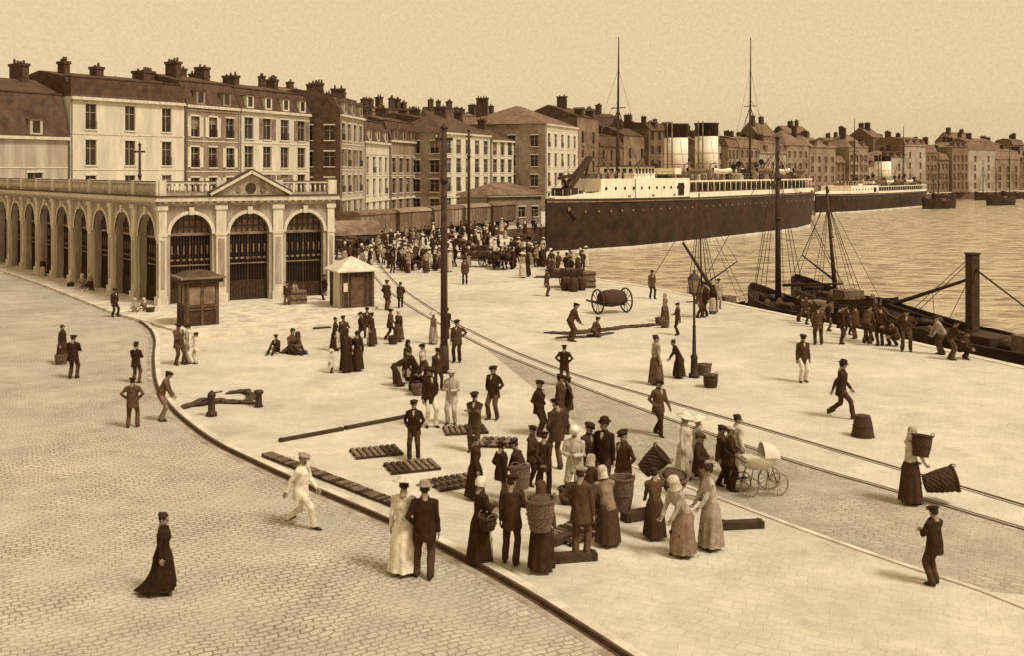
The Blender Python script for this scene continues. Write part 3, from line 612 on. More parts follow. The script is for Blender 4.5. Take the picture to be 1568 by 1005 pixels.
# ------------------------------------------------------------ fishing boats
def smack(name,p0,p1,hb,zdk,masts,booms=(),post=None,ex=()):
    b=B(name); p0=V((p0[0],p0[1],0));p1=V((p1[0],p1[1],0)); M,L=frame2(p0,p1); b.M=M
    st=[(0,.05,1.0),(.04,.35,.8),(.12,.65,.5),(.25,.9,.2),(.5,1,0),(.75,.95,.1),(.9,.75,.3),(1,.5,.5)]
    vs=[];fs=[]
    for t,w,s in st:
        z=zdk+s; r=[(t*L,-hb*w*.7,-3.4),(t*L,-hb*w*.95,-1.5),(t*L,-hb*w,z-.1),(t*L,-hb*w,z+.35),(t*L,-hb*w+.12,z+.35),(t*L,-hb*w+.12,z-.1)]
        vs+=r+[(x,-y,zz) for x,y,zz in reversed(r)]
    for i in range(len(st)-1):
        for j in range(11): fs.append((i*12+j,i*12+12+j,i*12+13+j,i*12+1+j))
    fs.append(tuple(range(12))[::-1]); fs.append(tuple(range((len(st)-1)*12,len(st)*12)))
    b.add('hull',M_hull,vs,fs,False)
    b.bx('deckhouse',M_woodl,L*.55,L*.68,-hb*.4,hb*.4,zdk,zdk+.9); b.bx('hatch',M_wood,L*.36,L*.48,-hb*.4,hb*.4,zdk,zdk+.5)
    b.bx('gunwale_strake',M_woodl,L*.25,L*.75,hb*.98,hb+.04,zdk+.1,zdk+.2)
    b.cyl('windlass',M_iron,(L*.2,-.8,zdk+.6),(L*.2,.8,zdk+.6),.22,n=10)
    for i in range(6): x=L*U(.2,.9); b.lathe('deck_gear',random.choice([M_net,M_woodl,M_wick]),[(.25,zdk),(.35,zdk+.3),(.1,zdk+U(.5,.8))],(x,U(-.8,.8),0),10)
    for (mx,dx,dy,h,r) in masts:
        b.cyl('mast',M_wood,(mx,0,zdk-.3),(mx+dx,dy,h),r,r*.55,n=10)
        for s in(-1,1):
            for q in(-.5,.1,.7): b.cyl('shrouds',M_rope,(mx+q,s*hb*.85,zdk+.3),(mx+dx*.85,dy*.85,h*.85),.022,n=4)
            for z in range(1,7):
                t=z/9; a_=V((mx-.5,s*hb*.85,zdk+.3)).lerp(V((mx+dx*.85,dy*.85,h*.85)),t); c_=V((mx+.7,s*hb*.85,zdk+.3)).lerp(V((mx+dx*.85,dy*.85,h*.85)),t); b.cyl('ratlines',M_rope,a_,c_,.012,n=4)
        b.cyl('stay',M_rope,(.2,0,zdk+1),(mx+dx,dy,h-.3),.022,n=4); b.cyl('stay',M_rope,(L*.95,0,zdk+.6),(mx+dx,dy,h-.6),.022,n=4); b.cyl('halyard',M_rope,(mx+.4,.2,zdk),(mx+dx*.95,dy*.95,h*.95),.018,n=4)
        b.lathe('mast_truck',M_iron,[(r*.7,0),(r*.8,.1),(.02,.25)],(mx+dx,dy,h-.05),8)
        for hh in(.5,.75): b.cyl('mast_bands',M_iron,(mx+dx*hh,dy*hh,h*hh),(mx+dx*hh,dy*hh,h*hh+.12),r*1.0,n=10)
    for a,c,r in booms:
        b.cyl('boom',M_wood,a,c,r,r*.6,n=8)
        if masts: mx,dx,dy,h,_r=masts[0]; b.cyl('topping_lift',M_rope,c,(mx+dx*.9,dy*.9,h*.9),.018,n=4)
    for a,c in ex: b.cyl('tackle',M_rope,a,c,.02,n=4)
    if post: b.box('samson_post',M_wood,post[0],post[1]); b.box('post_cap',M_iron,(post[0][0],post[0][1],post[0][2]+post[1][2]/2+.04),(post[1][0]*1.15,post[1][1]*1.15,.08))
    return b.build()
smack('fishing_boat',(15.4,67),(19.2,57.2),1.8,-.5,[(2.8,-.1,0,10.0,.2)],[((3.3,0,1.0),(8.5,.3,1.6),.10)],ex=[((2.7,0,9.4),(-1.5,-3.2,.1)),((2.7,0,8.6),(4.5,-3.0,.1)),((2.7,0,9.0),(9.5,0,.4))])
smack('fishing_boat',(20.8,76.5),(23.8,66.5),1.9,-.9,[(5.0,-.2,-.6,6.8,.15)],[((5,0,.4),(0,.5,1.8),.09)],ex=[((4.8,-.6,6.4),(9.0,-2.5,-.2)),((4.8,-.6,6.0),(2,-2,-.3))])
smack('fishing_boat',(20.0,56.5),(25.5,39.0),2.0,-.25,[],[((.6,0,.8),(6.6,0,2.8),.12),((1.2,-.4,.9),(6.5,-.6,.5),.08),((6.8,0,3.4),(12,0,1.0),.05)],((6.8,0,1.7),(.45,.45,4.6)),ex=[((6.7,0,3.9),(1.5,.3,.3)),((6.7,0,3.7),(3.5,-1.5,.1)),((6.7,0,3.0),(4.2,.6,.1)),((4.0,0,2.0),(4.2,0,.0))])
smack('fishing_boat',(12.6,73.5),(15.6,68.2),1.2,-1.3,[(1.2,-.1,-.2,6.3,.07)],[((2.6,0,-.4),(.2,-.9,3.0),.15),((1.2,0,.0),(4.8,0,2.0),.06)],ex=[((1.1,-.2,5.9),(-1.5,-2.5,.1)),((1.1,-.2,5.5),(5,0,-.6))])
# ------------------------------------------------------------ people
def loft(rings,n=12):
    vs=[];fs=[]
    for c,ax,ay in rings:
        for i in range(n):
            a=2*math.pi*i/n; vs.append(c+ax*math.cos(a)+ay*math.sin(a))
    for j in range(len(rings)-1):
        for i in range(n): fs.append((j*n+i,j*n+(i+1)%n,(j+1)*n+(i+1)%n,(j+1)*n+i))
    fs.append(tuple(range(n-1,-1,-1))); k=(len(rings)-1)*n; fs.append(tuple(range(k,k+n)))
    return vs,fs
def chain(pts,rad,n=10):
    rings=[]; m=len(pts); T=[]
    for i in range(m):
        T.append((pts[min(i+1,m-1)]-pts[max(i-1,0)]).normalized())
    P=[pts[0]-T[0]*rad[0]*.8]+list(pts)+[pts[-1]+T[-1]*rad[-1]*.8]; Rr=[rad[0]*.4]+list(rad)+[rad[-1]*.4]; T=[T[0]]+T+[T[-1]]
    ref=V((1,0,0)) if abs(T[0].x)<.9 else V((0,1,0))
    for p,r,t in zip(P,Rr,T):
        a=(ref-t*ref.dot(t)).normalized(); c=t.cross(a); ref=a; rings.append((p,a*r,c*r))
    return loft(rings,n)
def ell(c,rx,ry,rz,n=12,m=8):
    rings=[]
    for j in range(m+1):
        a=-math.pi/2+math.pi*j/m; a=max(min(a,1.5),-1.5); rr=math.cos(a)
        rings.append((V(c)+V((0,0,rz*math.sin(a))),V((rx*rr,0,0)),V((0,ry*rr,0))))
    return loft(rings,n)
def merge(lst):
    vs=[];fs=[]
    for a,f in lst:
        o=len(vs); vs+=a; fs+=[tuple(i+o for i in q) for q in f]
    return vs,fs
TMP=bpy.data.objects.new('tmp',bpy.data.meshes.new('tmp')); bpy.context.collection.objects.link(TMP)
RM=TMP.modifiers.new('r','REMESH'); RM.mode='VOXEL'; SM=TMP.modifiers.new('s','SMOOTH')
def remesh(vf,vox,it=3,wr=0,sd=0):
    vs,fs=vf; me=bpy.data.meshes.new('t'); me.from_pydata([tuple(v) for v in vs],[],fs); me.update()
    bm=bmesh.new(); bm.from_mesh(me); bmesh.ops.recalc_face_normals(bm,faces=bm.faces); bm.to_mesh(me); bm.free()
    old=TMP.data; TMP.data=me; bpy.data.meshes.remove(old)
    RM.voxel_size=vox; SM.iterations=it; SM.factor=.5
    dg=bpy.context.evaluated_depsgraph_get(); dg.update(); ev=TMP.evaluated_get(dg); em=ev.to_mesh()
    ov=[v.co.copy() for v in em.vertices]; of=[tuple(p.vertices) for p in em.polygons]; ev.to_mesh_clear()
    if wr:
        off=V((sd*3.1,sd*1.7,0))
        for v in ov:
            q=noise.noise_vector(V((v.x*9,v.y*9,v.z*6))+off); v+=q*wr
    return ov,of
def ik(a,c,l1,l2,pole):
    d=c-a; Ln=min(d.length,(l1+l2)*.995); dn=d.normalized(); c=a+dn*Ln
    x=(l1*l1-l2*l2+Ln*Ln)/(2*Ln); h=math.sqrt(max(0,l1*l1-x*x)); p=pole-dn*pole.dot(dn); p.normalize()
    return a+dn*x+p*h,c
_h={}
def hand(kind):
    if kind in _h: return _h[kind]
    L=[]; curl=.35 if kind=='relax' else 1.05
    L.append(loft([(V((0,0,.01)),V((.026,0,0)),V((0,.02,0))),(V((0,0,-.03)),V((.036,0,0)),V((0,.017,0))),(V((0,0,-.08)),V((.042,0,0)),V((0,.015,0))),(V((0,0,-.098)),V((.038,0,0)),V((0,.011,0)))],10))
    for i,(x,ln) in enumerate(((-.031,.066),(-.011,.078),(.011,.074),(.031,.058))):
        p=V((x,0,-.085)); pts=[p]; a=.15
        for k,f in enumerate((.45,.32,.26)):
            a+=curl*(.6 if k==0 else .75); p=p+V((x*.06,-math.sin(a),-math.cos(a)))*ln*f*1.15; pts.append(p)
        L.append(chain(pts,[.0095,.009,.008,.007],7))
    pts=[V((-.028,-.002,-.03)),V((-.052,-.018,-.058)),V((-.055,-.032,-.086)),V((-.046,-.044,-.106))]
    L.append(chain(pts,[.013,.011,.0095,.008],7))
    _h[kind]=remesh(merge(L),.0052,1); return _h[kind]
_hd={}
def head():
    if 'h' in _hd: return _hd['h']
    L=[ell((0,.01,.03),.076,.096,.098),ell((0,-.022,-.04),.058,.066,.075),
       loft([(V((0,-.088,.025)),V((.009,0,0)),V((0,.012,0))),(V((0,-.104,-.005)),V((.012,0,0)),V((0,.018,0))),(V((0,-.098,-.022)),V((.016,0,0)),V((0,.014,0)))],8),
       ell((0,-.078,-.052),.026,.016,.010),ell((0,-.066,-.095),.022,.02,.018),
       ell((0,-.072,.034),.055,.022,.012)]
    for s in(-1,1): L.append(ell((s*.079,.008,-.005),.010,.022,.033))
    L.append(chain([V((0,.018,-.06)),V((0,.03,-.13)),V((0,.035,-.18))],[.057,.056,.064],12))
    sk=remesh(merge(L),.008,1)
    eyes=merge([ell((s*.03,-.082,.008),.013,.008,.007,8,6) for s in(-1,1)]+[ell((s*.031,-.088,.03),.018,.006,.005,8,4) for s in(-1,1)]+[ell((0,-.094,-.055),.022,.004,.004,8,4)])
    hair=ell((0,.030,.033),.083,.090,.100)
    mous=ell((0,-.096,-.036),.032,.012,.009,8,5)
    _hd['h']=(sk,eyes,hair,mous); return _hd['h']
def hatgeo(kind):
    def la(prof,n=18,sx=1,sy=1.15,dz=0,dy=.012):
        vs=[];fs=[]
        for r,z in prof:
            for i in range(n):
                a=2*math.pi*i/n; vs.append(V((r*math.cos(a)*sx,r*math.sin(a)*sy+dy,z+dz)))
        for j in range(len(prof)-1):
            for i in range(n): fs.append((j*n+i,j*n+(i+1)%n,(j+1)*n+(i+1)%n,(j+1)*n+i))
        k=(len(prof)-1)*n; fs.append(tuple(range(k,k+n))); return vs,fs
    if kind=='cap':
        a=la([(.088,.052),(.094,.07),(.124,.092),(.124,.104),(.085,.124),(.01,.130)],dy=.004); v=loft([(V((0,-.08,.062)),V((.07,0,0)),V((0,.02,0))),(V((0,-.115,.052)),V((.078,0,0)),V((0,.038,0))),(V((0,-.12,.042)),V((.062,0,0)),V((0,.035,0)))],12); return merge([a,v])
    if kind=='bowler': return la([(.13,.075),(.135,.068),(.13,.06),(.09,.06),(.092,.11),(.085,.155),(.05,.178),(.01,.182)])
    if kind=='straw': return la([(.155,.075),(.157,.066),(.09,.066),(.09,.14),(.085,.148),(.01,.15)])
    if kind=='wide': return la([(.20,.06),(.205,.075),(.12,.095),(.11,.15),(.07,.175),(.01,.18)],sx=1)
    if kind=='bonnet': return la([(.095,-.03),(.108,.02),(.105,.08),(.085,.125),(.04,.15),(.01,.153)],dy=.03)
    if kind=='scarf': return la([(.11,-.14),(.095,-.08),(.092,0),(.098,.05),(.088,.11),(.05,.142),(.01,.15)],dy=.028)
    if kind=='bun': return merge([ell((0,.095,.085),.052,.05,.048),ell((0,.02,.05),.095,.098,.098)])
    return None
POSE=dict(
 stand=dict(h=('down','down')), stand2=dict(h=('down','front'),feet=((.16,-.08),(.08,.06)),lean=.0), pockets=dict(h=('pocket','pocket'),feet=((.12,.03),(.13,-.06))), pocket1=dict(h=('pocket','down'),feet=((.15,-.10),(.10,.04))), hip=dict(h=('hip','down')),
 hips=dict(h=('hip','hip'),feet=((.14,.02),(.14,-.05))), behind=dict(h=('behind','behind')), front=dict(h=('front','front')), crossed=dict(h=('cross','cross')),
 onehand=dict(h=('front','down')), point=dict(h=('reach','down')), hold=dict(h=('low','low'),lean=.1),
 walk=dict(h=('swF','swB'),feet=((.07,.36),(.07,-.34)),hz=.875,lean=.07), walk2=dict(h=('swF','pocket'),feet=((.06,.22),(.08,-.22)),hz=.905,lean=.04),
 lean=dict(h=('low','low'),lean=.4,hz=.90), bend=dict(h=('floor','floor'),lean=1.05,hz=.86,feet=((.13,.05),(.13,-.05))),
 sit=dict(h=('lap','lap'),lean=.12,hz=.17,feet=((.13,-.62),(.13,-.70))), crouch=dict(h=('lap2','lap2'),lean=.45,hz=.36,feet=((.14,-.12),(.14,-.2))))
HP=dict(down=((.25,-.04,.82),(.3,1,0)),pocket=((.19,-.09,.96),(.8,1,0)),hip=((.19,-.02,1.02),(1,.5,0)),behind=((.03,.19,.95),(.8,.6,0)),front=((.06,-.27,1.12),(.8,.6,-.3)),
 cross=((-.1,-.2,1.2),(.8,.1,-.6)),reach=((.18,-.52,1.15),(.3,.3,-1)),low=((.14,-.34,.86),(.6,1,0)),swF=((.22,-.26,.9),(.2,1,0)),swB=((.25,.24,.88),(.3,1,0)),
 floor=((.13,-.62,.42),(.6,.5,0)),lap=((.1,-.36,.34),(.8,.6,0)),lap2=((.1,-.42,.42),(.8,.4,0)))
_pc={}
def pgeo(kind,pose,hat,lod):
    key=(kind,pose,hat,lod)
    if key in _pc: return _pc[key]
    sd=len(_pc); P_=POSE[pose]; lean=P_.get('lean',.03); hz=P_.get('hz',.92); feet=P_.get('feet',((.10,.02),(.11,-.05)))
    vox=(.017,.028,.045)[lod]; fem=kind in('woman','girl','lady'); out=[]
    P=V((0,0,hz)) if abs(lean)<.6 else V((0,.14,hz))
    u=V((0,-math.sin(lean),math.cos(lean))); f=V((0,-math.cos(lean),-math.sin(lean))); X=V((1,0,0))
    w=.95 if fem else 1
    if fem: prof=[(-.16,.185,.165),(-.05,.18,.155),(.08,.150,.128),(.18,.148,.125),(.30,.172,.15),(.40,.18,.135),(.47,.16,.11),(.53,.09,.08),(.565,.06,.06)]
    else: prof=[(-.22,.215,.17),(-.05,.195,.155),(.12,.178,.140),(.28,.192,.148),(.40,.205,.14),(.47,.19,.12),(.525,.105,.09),(.565,.062,.062)]
    if not fem and abs(lean)>.3 or hz<.6: prof=[q for q in prof if q[0]>-.13]
    rings=[(P+u*d+f*(.02 if .2<d<.45 else 0),X*rx*w,f*ry) for d,rx,ry in prof]
    Lc=[loft(rings,16)]; hands=[]
    for s,hn in zip((1,-1),P_['h']):
        t,pl=HP[hn]; t=V((t[0]*s,t[1],t[2])); pl=V((pl[0]*s,pl[1],pl[2]))
        if hn not in('floor','lap','lap2') : t=t+V((0,P.y+(u.y*.3 if lean>.2 else 0),(hz-.92)*1.0 - (.1 if lean>.3 else 0)))
        S=P+u*.455+X*s*.165*w
        e,c=ik(S,t,.29,.25,pl)
        Lc.append(chain([S-X*s*.03,S+X*s*.02,(S+e)/2,e,(e+c)/2,c],[.074*w,.070*w,.062*w,.056*w,.050*w,.046*w],10))
        dr=(c-e).normalized(); hands.append((c,dr,s,hn))
    out.append(('coat',)+remesh(merge(Lc),vox,3,.018,sd))
    Lt=[]; shoes=[]
    for s,(fx,fy) in zip((1,-1),feet):
        H=P+X*s*.085+V((0,0,-.03)); up=.0
        if pose in('walk',) and fy>0: up=.07
        A=V((fx*s,fy,.10+up)); kn,A=ik(H,A,.43,.42,V((s*.12,-1,.15)))
        if pose=='sit': kn,A=ik(H,V((fx*s,fy,.10)),.43,.42,V((s*.2,-.2,1)))
        if not fem: Lt.append(chain([H+V((0,0,.08)),H,(H+kn)/2,kn,(kn+A)/2,A+V((0,0,-.02))],[.09,.10,.09,.077,.072,.074],12))
        elif kind=='girl' or lod==0: Lt.append(chain([kn,A],[.05,.035],8))
        rot=Matrix.Rotation(.18*s,3,'Z') @ Matrix.Rotation(-.5 if up else 0,3,'X')
        r=[]
        for yy,rx,rz,zz in((.075,.02,.02,-.055),(.06,.036,.035,-.05),(.0,.038,.045,-.045),(-.07,.045,.036,-.058),(-.14,.046,.026,-.068),(-.19,.02,.014,-.078)):
            r.append((A+rot@V((0,yy,zz)),rot@V((rx,0,0)),rot@V((0,0,rz))))
        shoes.append(loft(r,10)); shoes.append(chain([A+V((0,.005,.03)),A+V((0,.005,-.04))],[.045,.042],8))
    if not fem:
        Lt.append(loft([(P+u*.1,X*.155,f*.115),(P,X*.165,f*.125),(P-V((0,0,.09)),X*.15,V((0,-.11,0)))],14))
        out.append(('legs',)+remesh(merge(Lt),vox,2,.016,sd+5))
    elif Lt: out.append(('stock',)+merge(Lt))
    out.append(('shoe',)+merge(shoes))
    if fem:
        n=40; vs=[];fs=[]; low=hz<.6
        prof=[(0.06,.148,.125),(0,.175,.155),(-.1,.208,.188)]
        base=[(P+u*d,rx,ry,0) for d,rx,ry in prof]
        zend=.09 if kind!='girl' else .42
        for k in range(1,8):
            t=k/7; z=(hz-.12)*(1-t)+zend*t
            if low: base.append((V((0,-.05-.28*t,z)),.21+.17*t,.22+.26*t**.7,t))
            else:
                tr=.26*t*t*t if kind=='lady' else 0
                base.append((V((0,P.y*(1-t)+tr*.6,z)),.212+(.055 if kind!='lady' else .075)*t,.192+.07*t+tr*.6,t))
        for c,rx,ry,t in base:
            for i in range(n):
                a=2*math.pi*i/n; fo=1+.08*t*math.sin(a*9+sd)+.06*t*math.sin(a*5+1.3*sd)+.03*t*math.sin(a*14+2*sd)
                vs.append(c+V((rx*math.cos(a)*fo,ry*math.sin(a)*fo,0)))
        m_=len(base)
        for j in range(m_-1):
            for i in range(n): fs.append((j*n+i,j*n+(i+1)%n,(j+1)*n+(i+1)%n,(j+1)*n+i))
        out.append(('skirt',vs,fs))
        av=[];af=[];idx=[i for i in range(n) if math.sin(2*math.pi*i/n)<-.35]; q_=len(idx)
        for j,(c,rx,ry,t) in enumerate(base[:-1]):
            for i in idx:
                a=2*math.pi*i/n; fo=1.03+.08*t*math.sin(a*9+sd)+.06*t*math.sin(a*5+1.3*sd)+.03*t*math.sin(a*14+2*sd)
                av.append(c+V((rx*math.cos(a)*fo,ry*math.sin(a)*fo-.012,0)))
        for j in range(m_-2):
            for i in range(q_-1): af.append((j*q_+i,j*q_+i+1,(j+1)*q_+i+1,(j+1)*q_+i))
        out.append(('apron',av,af))
    if lod<2:
        for c,dr,s,hn in hands:
            if hn=='pocket': continue
            hv,hf=hand('grip' if hn in('low','reach','floor') else 'relax')
            zax=-dr; yax=V((0,1,.3)); yax=(yax-zax*yax.dot(zax)).normalized()
            if hn in('down','swF','swB'): yax=(V((s,.1,0))-zax*zax.dot(V((s,.1,0)))).normalized()
            xax=yax.cross(zax)
            out.append(('skin',[c+xax*v.x*1.05+yax*v.y*1.05+zax*v.z*1.05 for v in hv],hf))
    (sv,sf),(ev,ef),(hv,hf),(mv,mf)=head(); hl=lean*.45+.08+((sd*13)%5)*.04
    Hc=P+u*.585+V((0,-.01-.06*math.sin(lean),.088 if lean<.6 else .06)); RH=Matrix.Rotation(hl,3,'X')@Matrix.Rotation(((sd*37)%7-3)*.16,3,'Z')
    tr=lambda vs:[Hc+RH@(v*1.05) for v in vs]
    out.append(('skin',tr(sv),sf)); out.append(('hair',tr(ev),ef)); out.append(('hair',tr(hv),hf))
    if not fem and kind!='boy': out.append(('hair',tr(mv),mf))
    if hat:
        g=hatgeo(hat); out.append(('hair' if hat=='bun' else 'hat',tr(g[0]),g[1]))
    ch=[]
    for dz,wd in((.53,.03),(.47,.038),(.42,.022),(.37,.005)):
        ry=.09 if dz>.5 else (.124 if dz>.44 else .148)
        cc=P+u*dz+f*(ry+.02); ch+= [cc-X*wd,cc+X*wd]
    if not fem: out.append(('shirt',ch,[(0,1,3,2),(2,3,5,4),(4,5,7,6)]))
    nb=P+u*.548; out.append(('coat',)+loft([(nb-u*.02,X*.078,f*.078),(nb+u*.02,X*.07,f*.07)],12))
    _pc[key]=out; return out
def cm(t):
    if t<.2: t=t*.72
    t=round(t,3); return mat('cloth_%03d'%int(t*1000),t,.32,7,.95,.3,30,spec=.1)
_mc={}; prn=random.Random(3)
def person(kind,u,v,top,pose='stand',head_=0,coat=.05,legs=.06,hat='cap',hatt=None,apron=None,lod=None,parent=None,z=0,hgt=None):
    p=G(u,v,z); Y=p.y
    if lod is None: lod=0 if Y<48 else (1 if Y<85 else 2)
    H=(v-top)*Y/F if hgt is None else hgt
    if pose=='stand' and kind=='man': pose=prn.choice(['stand','stand2','pocket1','pocket1'])
    if parent is None and kind=='man':
        if coat<.1: coat=prn.choice([coat,coat,.09,.13])
        if legs<.1: legs=prn.choice([legs,legs,.10,.15])
    ref={'bend':1.25,'sit':1.0,'crouch':1.05,'lean':1.60}.get(pose,1.73)
    sc=H/ref
    if kind in('man','woman','lady'): sc=max(.88,min(1.1,sc))
    hatt=.05 if hatt is None else hatt
    parts=pgeo(kind,pose,hat,lod); ap=apron if apron is not None else legs
    key=(kind,pose,hat,lod,coat,legs,hatt,ap)
    if key not in _mc:
        mm={'coat':cm(coat),'legs':cm(legs),'skirt':cm(legs),'apron':cm(ap),'stock':cm(.1),'shoe':M_shoe,'skin':M_skin,'hair':M_hair,'hat':cm(hatt),'shirt':cm(.36)}
        vs=[];fs=[];mi=[];ms=[]
        for q in parts:
            m=mm[q[0]]
            if m not in ms: ms.append(m)
            o=len(vs); vs+=q[1]; fs+=[tuple(i+o for i in t) for t in q[2]]; mi+=[ms.index(m)]*len(q[2])
        me=bpy.data.meshes.new(kind); me.from_pydata([tuple(a) for a in vs],[],fs)
        for m in ms: me.materials.append(m)
        me.polygons.foreach_set('material_index',mi); me.polygons.foreach_set('use_smooth',[True]*len(mi)); me.update(); _mc[key]=me
    nm={'lady':'woman_in_long_dress'}.get(kind,kind)
    ob=bpy.data.objects.new(nm,_mc[key]); bpy.context.collection.objects.link(ob)
    ob.location=p; ob.rotation_euler=(0,0,math.radians(head_)); w_=prn.uniform(.95,1.08); ob.scale=(sc*w_,sc*w_,sc)
    if parent: ob.parent=parent
    return ob
m_='man'; w_='woman'
